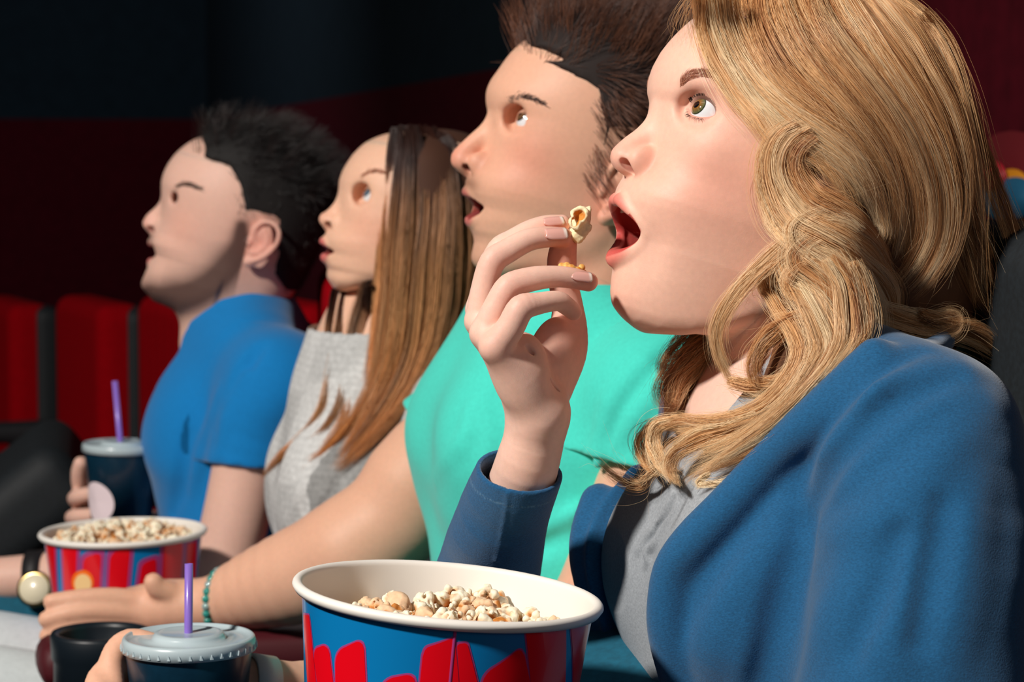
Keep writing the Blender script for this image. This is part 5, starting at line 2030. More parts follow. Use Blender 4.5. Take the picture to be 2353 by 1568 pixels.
# ------------------------------------------------------------------ shirts, jewellery
M_teal = mat('turquoise_cotton', attr=True, rough=.85, noise=.05, nscale=300, spec=.2, sheen=.2)
M_blue = mat('royal_blue_cotton', attr=True, rough=.85, noise=.05, nscale=300, spec=.2, sheen=.2)
M_knit = mat('white_flecked_knit', attr=True, rough=.95, noise=.14, nscale=170, spec=.1, bump=.4, bscale=200, bdist=.003)
q_ = M1T.pl
sh_ = q_(1535, 935, 160)
far_ = sh_ * np.array([1, -1, 1])
teal = shirt('t_shirt', M1, M1T, M1B,
             [(Ell(q_(1330, 745, 0), (92, 74, 66)), 5), (Ell(q_(1160, 870, 0), (22, 5, 34), rotm(0, 25, 0)), 3)],
             [([(1535, 935, 160), (1522, 1040, 166), (1480, 1160, 172)], [60, 59, 58], plane_cut(M1T, q_(1468, 1068, 165), q_(1448, 1160, 165))), ([('L', *far_), (1040, 1010, -170), (950, 1100, -180)], [58, 57, 58], plane_cut(M1T, q_(985, 1000, -175), q_(925, 1050, -180)))],
             [([(1560, 790), (1480, 880), (1420, 980), (1380, 1100)], 9, -1), ([(1520, 870), (1450, 960), (1400, 1040)], 8, 1), ([(1480, 830), (1400, 930), (1360, 1060)], 9, 1),
              ([(1360, 1140), (1300, 1200), (1220, 1240)], 8, 1), ([(1350, 1180), (1280, 1240), (1200, 1270)], 6, -1), ([(1080, 940), (1060, 1020), (1000, 1100)], 7, 1), ([(1140, 920), (1160, 1000), (1140, 1090)], 6, -1)],
             M_teal, lin(74, 222, 204))
q_ = M2T.pl
far_ = q_(640, 890, 155) * np.array([1, -1, 1])
blue = shirt('t_shirt', M2, M2T, M2B,
             [(Ell(q_(500, 745, 0), (76, 66, 62)), 5), (Ell(q_(405, 815, 0), (62, 60, 84), rotm(0, 25, 0)), 8)],
             [([(640, 890, 155), (596, 990, 163), (566, 1090, 170), (550, 1170, 172)], [58, 55, 50, 50], plane_cut(M2T, q_(568, 1072, 168), q_(560, 1150, 172))), ([('L', *far_), (480, 1060, -165)], [56, 50], None)],
             [([(600, 800), (540, 900), (510, 1000), (500, 1060)], 9, -1), ([(500, 900), (470, 1000), (430, 1120)], 10, 1), ([(560, 860), (520, 960), (500, 1040)], 8, 1), ([(430, 1000), (420, 1100), (400, 1180)], 9, -1)],
             M_blue, lin(6, 122, 192), h=3.5)
q_ = W2T.pl
far_ = q_(1070, 955, 135) * np.array([1, -1, 1])
def knit_col(P, T):
    k = np.sin(P[:, 2] * .9) * .5 + .5
    c = lin(214, 216, 216) * (0.9 + .1 * k[:, None])
    dk = sstep(-.05, .25, np.sin(P[:, 1] * .05 + 1) * np.sin(P[:, 2] * .04 + P[:, 0] * .02))
    return c * (1 - .18 * dk[:, None])
knit = shirt('knit_top', W2, W2T, W2B, [(Ell(q_(930, 800, 0), (70, 70, 56)), 5)],
             [([(1070, 955, 135), (1060, 1080, 150), (1030, 1200, 155)], [48, 46, 44], None), ([('L', *far_), (880, 1150, -150)], [46, 44], None)],
             [([(760, 1040), (700, 1120), (660, 1200)], 7, 1), ([(800, 1060), (760, 1150), (720, 1230)], 6, -1)], M_knit, lin(214, 216, 216), h=3.5, ycol=knit_col)

M_silver = mat('silver', base=(.75, .75, .74), rough=.3, metal=1)
M_bead = mat('turquoise_bead', base=lin(46, 150, 140), rough=.12, coat=1)
M_beadc = mat('clear_bead', base=lin(170, 200, 200), rough=.05, coat=1, metal=.3)
M_gold = mat('gold_metal', base=lin(214, 184, 116), rough=.25, metal=1)
M_dial = mat('watch_dial', base=lin(240, 230, 200), rough=.3, coat=.6)
M_black_strap = mat('watch_strap', base=lin(24, 22, 24), rough=.6)
# silver chain on his neck
q_ = M1T.pl
ch = [(1500, 735, 78), (1450, 758, 85), (1400, 780, 80), (1350, 800, 62), (1310, 830, 40), (1280, 850, 15), (1260, 850, -10)]
G = catmull(np.array([q_(*p) for p in ch]), 10)
lk = []
for i in range(0, len(G) - 1):
    c_ = M1T.world((G[i] + G[i + 1]) / 2)
    t_ = M1T.world(G[i + 1]) - M1T.world(G[i])
    t_ /= np.linalg.norm(t_)
    u_ = np.cross(t_, [0, 0, 1.0]); u_ /= np.linalg.norm(u_)
    v_ = np.cross(t_, u_)
    if i % 2: u_, v_ = v_, u_
    a = np.linspace(0, 2 * np.pi, 9)
    V, F = tube(np.array([c_ + t_ * .0042 * math.cos(x) + u_ * .0024 * math.sin(x) for x in a]), .0008, 5)
    lk.append((V, F))
Vs, Fs, n_ = [], [], 0
for V, F in lk:
    Vs.append(V); Fs += [tuple(i + n_ for i in f) for f in F]; n_ += len(V)
put_mesh('necklace', np.vstack(Vs), Fs, M_silver, M1)


def ring_on(T, c, ax, r, n):
    """n points on a circle round an arm axis (local points)"""
    ax = np.asarray(ax, float); ax /= np.linalg.norm(ax)
    u = np.cross(ax, [0, 0, 1.0]); u /= np.linalg.norm(u)
    v = np.cross(ax, u)
    return [np.asarray(c) + r * (math.cos(a) * u + math.sin(a) * v) for a in np.linspace(0, 2 * np.pi, n, endpoint=False)]


def uv_ball(c, r, nu=10, nv=7, sc=(1, 1, 1)):
    V, F = [], []
    for j in range(nv + 1):
        t = math.pi * j / nv
        for i in range(nu):
            p = 2 * math.pi * i / nu
            V.append(np.asarray(c) + np.array([math.sin(t) * math.cos(p), math.sin(t) * math.sin(p), math.cos(t)]) * r * np.array(sc))
    for j in range(nv):
        for i in range(nu):
            F.append((j * nu + i, (j + 1) * nu + i, (j + 1) * nu + (i + 1) % nu, j * nu + (i + 1) % nu))
    return np.array(V), np.array(F)


# beaded bracelet on his far wrist
c_, ax_ = q_(505, 1382, -279), q_(455, 1392, -290) - q_(560, 1364, -262)
pts = ring_on(M1T, c_, ax_ + np.array([0, 0, 14.0]), 29.5, 26)
G = np.array([M1T.world(p) for p in pts + pts[:1]])
V, F = tube(G, .0009, 5)
br = put_mesh('bracelet', V, F, M_silver, M1)
br['label'] = 'turquoise and clear beaded bracelet'
for i, p in enumerate(pts):
    V, F = uv_ball(M1T.world(p), .0042)
    o = put_mesh('bead', V, F, (M_bead, M_beadc, M_bead)[i % 3])
    o.parent = br
# white band on his near wrist
c_, ax_ = q_(590, 1598, 301), q_(540, 1594, 296) - q_(660, 1610, 290)
G = np.array([M1T.world(p) for p in ring_on(M1T, c_, ax_, 26.5, 28)])
a_ = M1T.world(c_ + ax_ / np.linalg.norm(ax_)) - M1T.world(c_)
a_ /= np.linalg.norm(a_)
cw = M1T.world(c_)
V, F = [], []
for g in G:
    d = (g - cw) / np.linalg.norm(g - cw)
    for s_, e in ((-.009, 0), (-.009, .003), (.009, .003), (.009, 0)):
        V.append(g + a_ * s_ + d * e)
for i in range(28):
    for k in range(4):
        F.append((i * 4 + k, i * 4 + (k + 1) % 4, ((i + 1) % 28) * 4 + (k + 1) % 4, ((i + 1) % 28) * 4 + k))
wb = put_mesh('wristband', V, np.array(F), mat('white_silicone', base=lin(236, 234, 230), rough=.4), M1)
wb['label'] = 'white wristband'
# wristwatch of the man in blue
q_ = M2T.pl
c_, ax_ = q_(88, 1326, 109), q_(-40, 1335, 95) - q_(95, 1325, 110)
G = np.array([M2T.world(p) for p in ring_on(M2T, c_, ax_, 28, 28)])
a_ = M2T.world(c_ + ax_ / np.linalg.norm(ax_)) - M2T.world(c_)
a_ /= np.linalg.norm(a_)
cw = M2T.world(c_)
V, F = [], []
for g in G:
    d = (g - cw) / np.linalg.norm(g - cw)
    for s_, e in ((-.010, 0), (-.010, .003), (.010, .003), (.010, 0)):
        V.append(g + a_ * s_ + d * e)
for i in range(28):
    for k in range(4):
        F.append((i * 4 + k, i * 4 + (k + 1) % 4, ((i + 1) % 28) * 4 + (k + 1) % 4, ((i + 1) % 28) * 4 + k))
wt = put_mesh('wristwatch', V, np.array(F), M_black_strap, M2)
wt['label'] = 'gold wristwatch with pale dial'
fc = M2T.world(q_(80, 1354, 146))
nrm_ = CAM - fc; nrm_ /= np.linalg.norm(nrm_)
nrm_ = nrm_ + np.array([-.25, 0, .1]); nrm_ /= np.linalg.norm(nrm_)
for nm, prof, m_ in (('watch_case', [(0, -.004), (.0195, -.004), (.0208, 0), (.0200, .003), (.0170, .0036), (0, .003)], M_gold), ('watch_dial', [(0, .0034), (.0170, .0037), (.0168, .0042), (0, .0042)], M_dial)):
    V, F = lathe(prof, 32)
    R = np.array(Vector(nrm_).to_track_quat('Z', 'Y').to_matrix())
    o = put_mesh(nm, V @ R.T + fc, F, m_)
    o.parent = wt
def w2_hair():
    fr = W2F
    q = fr.pl
    hl = np.array([q(905, 285, 8), q(900, 330, 40), q(893, 400, 55), q(885, 480, 62), q(880, 560, 64), q(872, 650, 60), q(868, 720, 55)])
    o_ = np.argsort(hl[:, 2])
    hz, hx = hl[o_, 2], hl[o_, 0]
    M = Shape()
    M.u(Ell((-8, 0, 38), (100, 82, 84)))
    M.s(Fn(lambda x, y, z: -(x - np.interp(z.ravel(), hz, hx)[None, None, :]) + 0 * y, (-60, -120, -160), (160, 120, 170)), 5)
    M.u(Chain([q(975, 400, 46), q(985, 520, 56), q(985, 640, 62), q(960, 760, 62), q(900, 890, 60), q(800, 1020, 50)], [36, 38, 40, 40, 34, 14], 3), 20)
    M.u(Chain([q(800, 690, -30), q(790, 800, -20), q(770, 920, 0), q(700, 1020, 10)], [20, 22, 18, 8], 3), 12)
    M.u(Chain([q(1040, 420, 0), q(1060, 560, 0), q(1060, 700, 10), q(1010, 820, 30)], [46, 46, 40, 24], 3), 20)
    v = Vol((-130, -100, -270), (150, 125, 160), 3.5).run(M)
    P, Q = v.mesh()
    P = P - v.grad(P) * 4
    put_mesh('hair', fr.world(P), Q, M_ombre_cap, W2)
    rng = np.random.RandomState(21)
    S_, tone, rad = [], [], []
    locks = [([(907, 292), (902, 340), (895, 420), (886, 520), (878, 620), (868, 720), (858, 820), (845, 900)], [4, 7, 8, 9, 9, 8]),
             ([(925, 288), (925, 350), (918, 440), (908, 540), (900, 650), (890, 760), (868, 870), (820, 960), (760, 1030), (690, 1075)], [5, 9, 11, 12, 12, 10, 4]),
             ([(945, 288), (952, 350), (950, 450), (942, 560), (935, 680), (922, 790), (890, 890), (840, 980), (780, 1060)], [6, 11, 13, 14, 14, 12, 5]),
             ([(970, 290), (985, 350), (990, 460), (982, 580), (974, 700), (956, 810), (915, 910), (860, 990), (790, 1060), (755, 1085)], [7, 12, 14, 15, 14, 12, 5]),
             ([(990, 295), (1015, 360), (1024, 470), (1020, 590), (1010, 710), (985, 810), (940, 900), (880, 980), (800, 1060)], [7, 12, 14, 15, 14, 11, 4]),
             ([(1010, 305), (1042, 370), (1056, 480), (1056, 600), (1046, 710), (1018, 810), (960, 900), (880, 990)], [7, 12, 13, 14, 13, 9, 4]),
             ([(1020, 315), (1062, 390), (1080, 500), (1082, 610), (1074, 720), (1042, 820), (980, 900)], [6, 10, 11, 11, 10, 6]),
             ([(885, 560), (850, 660), (826, 740), (812, 830), (800, 920), (760, 990), (700, 1040), (640, 1080)], [6, 10, 12, 12, 11, 8, 3]),
             ([(800, 660), (790, 720), (780, 800), (768, 880), (745, 950), (700, 1010), (640, 1060), (600, 1100)], [5, 9, 11, 12, 10, 7, 3]),
             ([(770, 662), (762, 720), (757, 800), (750, 880), (735, 950), (690, 1010), (630, 1062)], [3, 5, 7, 7, 6, 3]),
             ([(850, 660), (845, 740), (838, 820), (820, 910), (780, 990), (720, 1050)], [6, 10, 12, 12, 8, 4])]
    for k, (pts, R) in enumerate(locks):
        G = onsurf(v, fr, pts, 2.0 if k < 7 else 5.0, 50 if k < 7 else 68, [SHIRT_VOL[W2.name]])
        y = G[:, 1].copy()
        for _ in range(3):
            y[1:-1] = (y[:-2] + 2 * y[1:-1] + y[2:]) / 4
        G = np.array([q(p[0], p[1], yy + 4 * (p[1] > 900)) for p, yy in zip(pts, y)])
        ss = grow_lock(G, R, 420, rng, seg=18, frizz=1.6, trim=.12 if k < 7 else .25)
        tw = rng.normal(0, .3, 16)
        kk = np.array(LOCK_ID)
        S_.extend(ss)
        tone.extend(np.clip(.5 + tw[kk] + rng.normal(0, .08, len(ss)), 0, 1))
        rad.extend(rng.uniform(.00011, .00018, len(ss)))
    strands_obj('hair_strands', S_, tone, rad, M_ombre, W2, fr)


w2_hair()

# ------------------------------------------------------------------ seats
seat(W1T, -96, 4, 134, 'black theater seat behind the blonde woman', back=M_shell)
seat(M1T, -150, 0, 60, 'red theater seat behind the man in turquoise')
seat(W2T, -140, 0, 110, 'red theater seat behind the long haired woman')
seat(M2T, -84, 0, 100, 'red theater seat with dark edge behind the bearded man in blue')
for (px, d, yw, zt, lab) in [(620, 4.0, 24, 0, 'empty red theater seat nearest behind the chin of the bearded man'), (398, 4.46, 24, -10, 'empty red theater seat behind the purple straw of the far cup'), (200, 4.92, 24, -50, 'empty red theater seat dim at the left edge'),
                            (10, 5.4, 24, -90, 'empty red theater seat cut by the left edge')]:
    Tn = Frame(px - 60, 690, d, yw, 0)
    seat(Tn, -20, 0, 0, lab, None, w=200)
# the black raised seat pan at the lower left
Tn = Frame(40, 1120, 3.35, 10, 0)
o = empty('folded_seat', Tn.world([(0, 0, -420)])[0], 'black speckled folded seat at the lower left beside the cup hand', 'seat')
A = Shape().u(RBox((60, 0, -70), (190, 200, 60), 40, rotm(0, 38, 0)))
P, Q = Vol((-260, -230, -330), (330, 230, 200), 9).run(A).mesh()
put_mesh('seat_pan', Tn.world(P), Q, M_shell, o)
A = Shape().u(RBox((40, 0, -300), (60, 180, 170), 20))
P, Q = Vol((-40, -200, -490), (130, 200, -110), 10).run(A).mesh()
put_mesh('seat_base', Tn.world(P), Q, M_shell, o)

# ------------------------------------------------------------------ trousers of the two people whose thighs show
M_white = mat('white_denim', base=lin(212, 222, 224), rough=.9, noise=.06, nscale=200)
M_jeans = mat('teal_denim', base=lin(10, 88, 112), rough=.9, noise=.15, nscale=200)


def trousers(person, T, pts, r, m, mirror_dy):
    s = Shape()
    s.u(Chain(T.pls(pts), r, 3))
    g = T.pls(pts)
    s.u(Chain(g - np.array([0, mirror_dy, 0]), r, 3))
    s.u(Chain([g[0], g[0] - np.array([0, mirror_dy, 0])], r[0] * .98), 40)
    lo, hi = np.min([p.lo for _, p, _ in s.ops], 0) - 15, np.max([p.hi for _, p, _ in s.ops], 0) + 15
    P, Q = Vol(lo, hi, 9).run(s).mesh()
    put_mesh('trousers', T.world(P), Q, m, person)


trousers(W2, W2T, [(820, 1850, 90), (420, 1730, 95), (0, 1610, 100), (-260, 1596, 100)], [88, 74, 54, 56], M_white, 180)
trousers(M2, M2T, [(560, 1600, 90), (280, 1490, 92), (0, 1446, 95), (-200, 1450, 98)], [70, 58, 50, 52], M_jeans, 185)
g_ = M1T
trousers(M1, M1T, [(1330, 1960, 95), (900, 1950, 95), (500, 1950, 95)], [95, 84, 75], M_jeans, 190)
trousers(W1, W1T, [(1800, 1900, 90), (1300, 1960, 90), (900, 2000, 90)], [95, 84, 75], M_jeans, 180)

# ------------------------------------------------------------------ popcorn buckets
M_paper = mat('white_paper', base=lin(244, 240, 232), rough=.55, spec=.4)
M_print_blue = mat('blue_print', base=lin(8, 122, 186), rough=.28, coat=.4)
M_print_red = mat('red_print', base=lin(232, 6, 26), rough=.28, coat=.4)
M_print_edge = mat('purple_print_edge', base=lin(170, 62, 128), rough=.3, coat=.4)
M_print_gold = mat('yellow_print', base=lin(255, 214, 150), rough=.35)
M_print_orange = mat('orange_print', base=lin(255, 120, 30), rough=.35)


class Bucket:
    def __init__(s, px, py, d, R, roll, taper, hgt, label):
        s.c = at(px, py, d)
        s.R, s.tp, s.h = R, taper, hgt
        a = math.radians(roll)
        s.M = np.array([[math.cos(a), 0, math.sin(a)], [0, 1, 0], [-math.sin(a), 0, math.cos(a)]]).T   # local -> world rows
        Rr, t = R, taper
        wall_o = [(R - .0035 - t * z, -z) for z in np.linspace(.003, hgt, 12)]
        prof = [(0.001, -hgt + .012), (R - t * hgt - .004, -hgt + .012)] + [(R - .0042 - t * z, -z) for z in np.linspace(hgt - .012, .004, 10)]
        rim = [(R - .0042 + .0032 * (1 - math.cos(a_)) * .5 * 2 - .000, .0 + .0032 * math.sin(a_)) for a_ in np.linspace(0, math.pi, 8)]
        rim += [(R + .0022 - .002 * k, -.0032 * k) for k in (.5, 1.0)]
        V, F = lathe(prof + rim + [(R - .0030, -.0035)], 160)
        s.root = empty('popcorn_bucket', s.w([(0, 0, -hgt)])[0], label, 'bucket')
        put_mesh('paper_liner', s.w(V), F, M_paper, s.root)
        V, F = lathe(wall_o + [(0.001, -hgt)], 160)
        put_mesh('bucket_wall', s.w(V), F[:, ::-1], M_print_blue, s.root)

    def w(s, V):
        return np.asarray(V) @ s.M + s.c

    def uv(s, px, py):
        """pixel -> (angle, depth below the rim) on the near wall"""
        o = s.M @ (CAM - s.c)
        d = s.M @ ray(px, py)
        d = d / np.linalg.norm(d)
        R0 = s.R - .0035
        # |xy|^2 = (R0 + tp z)^2   (z negative below the rim)
        A = d[0] ** 2 + d[1] ** 2 - (s.tp * d[2]) ** 2
        Bq = 2 * (o[0] * d[0] + o[1] * d[1] - (R0 + s.tp * o[2]) * s.tp * d[2])
        Cq = o[0] ** 2 + o[1] ** 2 - (R0 + s.tp * o[2]) ** 2
        D = max(Bq * Bq - 4 * A * Cq, 0)
        t = (-Bq - math.sqrt(D)) / (2 * A)
        p = o + d * t
        return math.atan2(p[1], p[0]), -p[2]

    def patch(s, name, left, right, top, m, off, bottom=None, rnd=.25, pad=0.0, label=None):
        """a printed shape: left/right are pixel edges (top, bottom); top = (left y, right y) pixels"""
        (lx0, ly0), (lx1, ly1) = left
        (rx0, ry0), (rx1, ry1) = right
        aL0, hL0 = s.uv(lx0, ly0); aL1, hL1 = s.uv(lx1, ly1)
        aR0, hR0 = s.uv(rx0, ry0); aR1, hR1 = s.uv(rx1, ry1)
        dl = (aL1 - aL0) / max(hL1 - hL0, 1e-4); dr = (aR1 - aR0) / max(hR1 - hR0, 1e-4)
        hb = s.h * .97 if bottom is None else bottom
        nu, nv = 22, 14
        V, F = [], []
        for i in range(nu + 1):
            u = i / nu
            wd = abs(aR0 - aL0) * s.R
            e = min(u, 1 - u)
            k = min(1, e / rnd)
            drop = (1 - math.sqrt(max(0, 1 - (1 - k) ** 2))) * wd * .28
            htop = max(hL0 * (1 - u) + hR0 * u + drop - pad * 1.0, .0042)
            for j in range(nv + 1):
                h = htop + (hb - htop) * j / nv
                aL = aL0 + dl * (h - hL0) - pad / s.R
                aR = aR0 + dr * (h - hR0) + pad / s.R
                a = aL + (aR - aL) * u
                r = s.R - .0035 - s.tp * h + off
                V.append((r * math.cos(a), r * math.sin(a), -h))
        for i in range(nu):
            for j in range(nv):
                a = i * (nv + 1) + j
                F.append((a, a + 1, a + nv + 2, a + nv + 1))
        o = put_mesh(name, s.w(V), np.array(F), m, s.root)
        return o

    def disc(s, name, px, py, rx, ry, m, off):
        V, F = [], []
        V.append(s.uv(px, py))
        n = 28
        for k in (0.5, 1.0):
            for i in range(n):
                a = 2 * math.pi * i / n
                V.append(s.uv(px + rx * k * math.cos(a), py + ry * k * math.sin(a)))
        for i in range(n):
            F.append((0, 1 + i, 1 + (i + 1) % n))
            F.append((1 + i, 1 + n + i, 1 + n + (i + 1) % n, 1 + (i + 1) % n))
        W = [((s.R - .0035 - s.tp * h + off) * math.cos(a), (s.R - .0035 - s.tp * h + off) * math.sin(a), -h) for a, h in V]
        return put_mesh(name, s.w(W), F, m, s.root)


BK = Bucket(1030, 1366, 1.42, .0921, 5.2, .11, .185, 'large red and blue striped popcorn bucket in front of the blonde woman')
z6 = lambda x, y: (620 + x / 2.736, 1230 + y / 2.736)
for L_, R_, rn in [(((214, 500), (240, 925)), ((252, 505), (296, 925)), .1), (((275, 722), (300, 925)), ((372, 684), (402, 925)), .35), (((415, 735), (415, 925)), ((592, 648), (606, 925)), .3), (((716, 905), (700, 1000)), ((914, 866), (918, 1000)), .35),
                   (((966, 712), (944, 925)), ((1163, 640), (1188, 925)), .16), (((1174, 686), (1192, 925)), ((1240, 676), (1304, 925)), .35), (((1330, 880), (1326, 1000)), ((1584, 692), (1634, 925)), .22),
                   (((1590, 470), (1636, 925)), ((1851, 428), (1853, 925)), .04), (((1868, 425), (1902, 925)), ((2012, 380), (2022, 925)), .04)]:
    l = [z6(*p) for p in L_]; r = [z6(*p) for p in R_]
    BK.patch('print_border', l, r, None, M_print_edge, .00025, rnd=rn, pad=.0011)
    BK.patch('printed_stripe', l, r, None, M_print_red, .0005, rnd=rn)
a_, h_ = BK.uv(*z6(1166, 600))
V, F = [], []
for k in range(13):
    h = .004 + (.18 - .004) * k / 12
    for da, of in ((-.0010 / BK.R, .0005), (0, .0011), (.0009 / BK.R, .0005)):
        r = BK.R - .0035 - BK.tp * h + of
        V.append((r * math.cos(a_ + da), r * math.sin(a_ + da), -h))
for k in range(12):
    for j in (0, 1):
        F.append((k * 3 + j, (k + 1) * 3 + j, (k + 1) * 3 + j + 1, k * 3 + j + 1))
put_mesh('seam', BK.w(V), np.array(F), M_print_edge, BK.root)

B2 = Bucket(283, 1224, 2.50, .0870, -.8, .12, .150, 'red and blue striped popcorn bucket held by the far hands')
zb = lambda x, y: (60 + x / 5.227, 1150 + y / 5.227)
for L_, R_, rn in [(((236, 470), (330, 1160)), ((345, 478), (372, 1160)), .05), (((440, 490), (470, 1160)), ((615, 496), (600, 1160)), .05), (((690, 690), (680, 1160)), ((905, 620), (880, 1160)), .35), (((1010, 650), (985, 1160)), ((1255, 530), (1200, 1160)), .25),
                   (((1390, 760), (1330, 1160)), ((1560, 690), (1560, 1160)), .35), (((1650, 520), (1620, 1160)), ((1880, 500), (1840, 1160)), .05), (((1930, 520), (1900, 1160)), ((2040, 500), (2010, 1160)), .05)]:
    l = [zb(*p) for p in L_]; r = [zb(*p) for p in R_]
    B2.patch('print_border', l, r, None, M_print_edge, .0003, rnd=rn, pad=.0042)
    B2.patch('printed_stripe', l, r, None, M_print_red, .0006, rnd=rn)
B2.disc('emblem', 191, 1338, 25, 28, M_print_orange, .0010)
B2.disc('emblem', 192, 1342, 19, 23, M_print_gold, .0014)

# ------------------------------------------------------------------ popcorn
M_pop = mat('popcorn_flake', attr=True, rough=.75, noise=.12, nscale=300, sss=.25, sssr=(1, .7, .4), ssss=.003, bump=.3, bscale=700, bdist=.0008)


def kernel_mesh(seed, h=.75, size=10.0):
    rng = np.random.RandomState(seed * 7 + 3)
    s = Shape()
    axis = rng.normal(size=3); axis /= np.linalg.norm(axis)
    for i in range(rng.randint(4, 6)):            # big petals
        d = rng.normal(size=3) + axis * .6; d /= np.linalg.norm(d)
        R = np.array(Vector(d).to_track_quat('Z', 'Y').to_matrix())
        s.u(Ell(d * size * .42, (size * rng.uniform(.28, .42), size * rng.uniform(.36, .5), size * rng.uniform(.34, .5)), R), 1.0)
    for i in range(16):                           # crinkled edges
        d = rng.normal(size=3) + axis * .4; d /= np.linalg.norm(d)
        s.u(Ell(d * size * rng.uniform(.5, .74), size * rng.uniform(.13, .25)), .9)
    for i in range(7):                            # folds between the petals
        d = rng.normal(size=3); d /= np.linalg.norm(d)
        e = np.cross(d, rng.normal(size=3)); e /= np.linalg.norm(e)
        s.s(Chain([d * size * .8 - e * size * .35, d * size * .62, d * size * .8 + e * size * .35], size * rng.uniform(.06, .12), 3), .9)
    s.noise(lambda D, x, y, z: D + (.35 * np.sin(x * 1.5 + seed) * np.sin(y * 1.7 + 1) * np.sin(z * 1.6 + 2) + .16 * np.sin(x * 3.1 + 2 * y) * np.sin(z * 2.9 + seed)).astype(np.float32))
    b = size * 1.25
    P, Q = Vol((-b, -b, -b), (b, b, b), h).run(s).mesh()
    r = np.linalg.norm(P, axis=1) / size
    car = sstep(.72, .42, r) * .95
    f = np.sin(P[:, 0] * .45 + seed * 2.1) * np.sin(P[:, 1] * .5 + seed) * np.sin(P[:, 2] * .4 + 1.7 * seed)
    car = np.clip(car + sstep(.2, .6, f) * .5 * (seed % 3 != 1) + (.5 if seed % 4 == 3 else 0), 0, 1)
    C = lin(253, 242, 216) * (1 - car)[:, None] + lin(216, 142, 54) * car[:, None]
    k = sstep(.8, 1, car) * .4
    C = C * (1 - k)[:, None] + lin(150, 74, 22) * k[:, None]
    return P, Q, C


KERN = []
for k in range(7):
    P, Q, C = kernel_mesh(k + 1)
    o = put_mesh('popcorn', P * .001, Q, M_pop, col=C)
    KERN.append(o)
used = [False] * len(KERN)
rp = random.Random(5)


def kernel(pos, k, sc, label, group):
    global used
    sc *= 1.22
    if not used[k]:
        o = KERN[k]; used[k] = True
    else:
        o = KERN[k].copy(); COL.objects.link(o)
    o.location = pos
    o.scale = (sc, sc, sc)
    o.rotation_euler = (rp.uniform(0, 6.28), rp.uniform(0, 6.28), rp.uniform(0, 6.28))
    tag(o, label, 'popcorn', group)
    return o


def heap(b, depth, label, group, picks, n, kmin, kmax, hump, floor_m):
    # a bumpy bed of flakes nobody could count, single flakes on it
    V, F = [], []
    rng = np.random.RandomState(2)
    nr, na = 14, 48
    for i in range(nr + 1):
        for j in range(na):
            rr = (b.R - .006 - b.tp * depth) * i / nr
            a = 2 * math.pi * j / na
            z = -depth + hump * (1 - (i / nr) ** 2) + .004 * math.sin(7 * a + i) * math.sin(i * 1.9) + rng.normal(0, .0015)
            V.append((rr * math.cos(a), rr * math.sin(a), z - .008))
    for i in range(nr):
        for j in range(na):
            F.append((i * na + j, (i + 1) * na + j, (i + 1) * na + (j + 1) % na, i * na + (j + 1) % na))
    V = b.w(V)
    o = put_mesh('popcorn_bed', V, F, M_pop, col=np.tile(lin(226, 176, 108), (len(V), 1)))
    tag(o, floor_m, 'popcorn', None, 'stuff')
    pts = []
    for (px, py, sc, k, lab, up_) in picks:
        # pixel ray meets the plane of the heap
        zz = -depth + hump * .6 + up_ * .55
        oo = b.M @ (CAM - b.c); d = b.M @ ray(px, py)
        t = (zz - oo[2]) / d[2]
        p = oo + d * t
        p[2] -= .004
        rmax = b.R - .016 - b.tp * depth
        rr = math.hypot(p[0], p[1])
        if rr > rmax: p[:2] *= rmax / rr
        pts.append(p)
        kernel(b.w([p])[0], k, sc, lab, None)
    tries = 0
    while len(pts) < n + len(picks) and tries < 4000:
        tries += 1
        rr = (b.R - .016 - b.tp * depth) * math.sqrt(rng.rand()); a = rng.rand() * 6.283
        p = np.array([rr * math.cos(a), rr * math.sin(a), -depth + hump * (1 - (rr / b.R) ** 2)])
        if min([np.linalg.norm(p - q) for q in pts] + [1]) < .0155: continue
        pts.append(p)
        kernel(b.w([p])[0], rng.randint(7), rng.uniform(kmin, kmax), label, group)


zp = lambda x, y: (620 + x / 2.736, 1230 + y / 2.736)
pk = [(*zp(520, 468), .75, 3, 'small caramel popcorn flake at the far left of the front bucket', 0), (*zp(630, 440), 1.0, 2, 'cream popcorn flake with a raised tip, left in the front bucket', .004), (*zp(815, 452), 1.35, 6, 'large caramel coloured popcorn flake in the front bucket', .002),
      (*zp(970, 420), 1.0, 0, 'round white popcorn flake left of the front bucket middle', .008), (*zp(1085, 440), 1.3, 4, 'broad white popcorn flake at the middle of the front bucket', .004), (*zp(1150, 375), 1.15, 1, 'pale popcorn flake standing up at the middle of the front bucket', .016),
      (*zp(1215, 410), 1.0, 5, 'curled popcorn flake with caramel hollow in the front bucket', .012), (*zp(1340, 385), 1.25, 0, 'white popcorn flake right of the front bucket middle', .014), (*zp(1290, 440), 1.0, 2, 'small pale popcorn flake below the white one', .006),
      (*zp(1490, 360), 1.2, 4, 'tall yellow popcorn flake at the right of the heap', .018), (*zp(1450, 430), 1.15, 1, 'pale popcorn flake in front of the tall yellow one', .006), (*zp(1530, 415), .8, 3, 'small caramel flake at the right end of the heap', .006), (*zp(1695, 402), .5, 6, 'tiny caramel flake alone by the right wall of the front bucket', .0)]
heap(BK, .026, 'popcorn flake lying deep in the front bucket', 'loose popcorn in the front bucket', pk, 40, .85, 1.2, .008, 'bed of caramel popcorn filling the front bucket')
heap(B2, .013, 'blurred popcorn flake heaped in the far bucket', 'popcorn heaped in the far bucket', [(288, 1207, 1.3, 3, 'caramel popcorn flake topping the far bucket', .012)], 44, .85, 1.15, .016, 'bed of popcorn filling the far bucket')

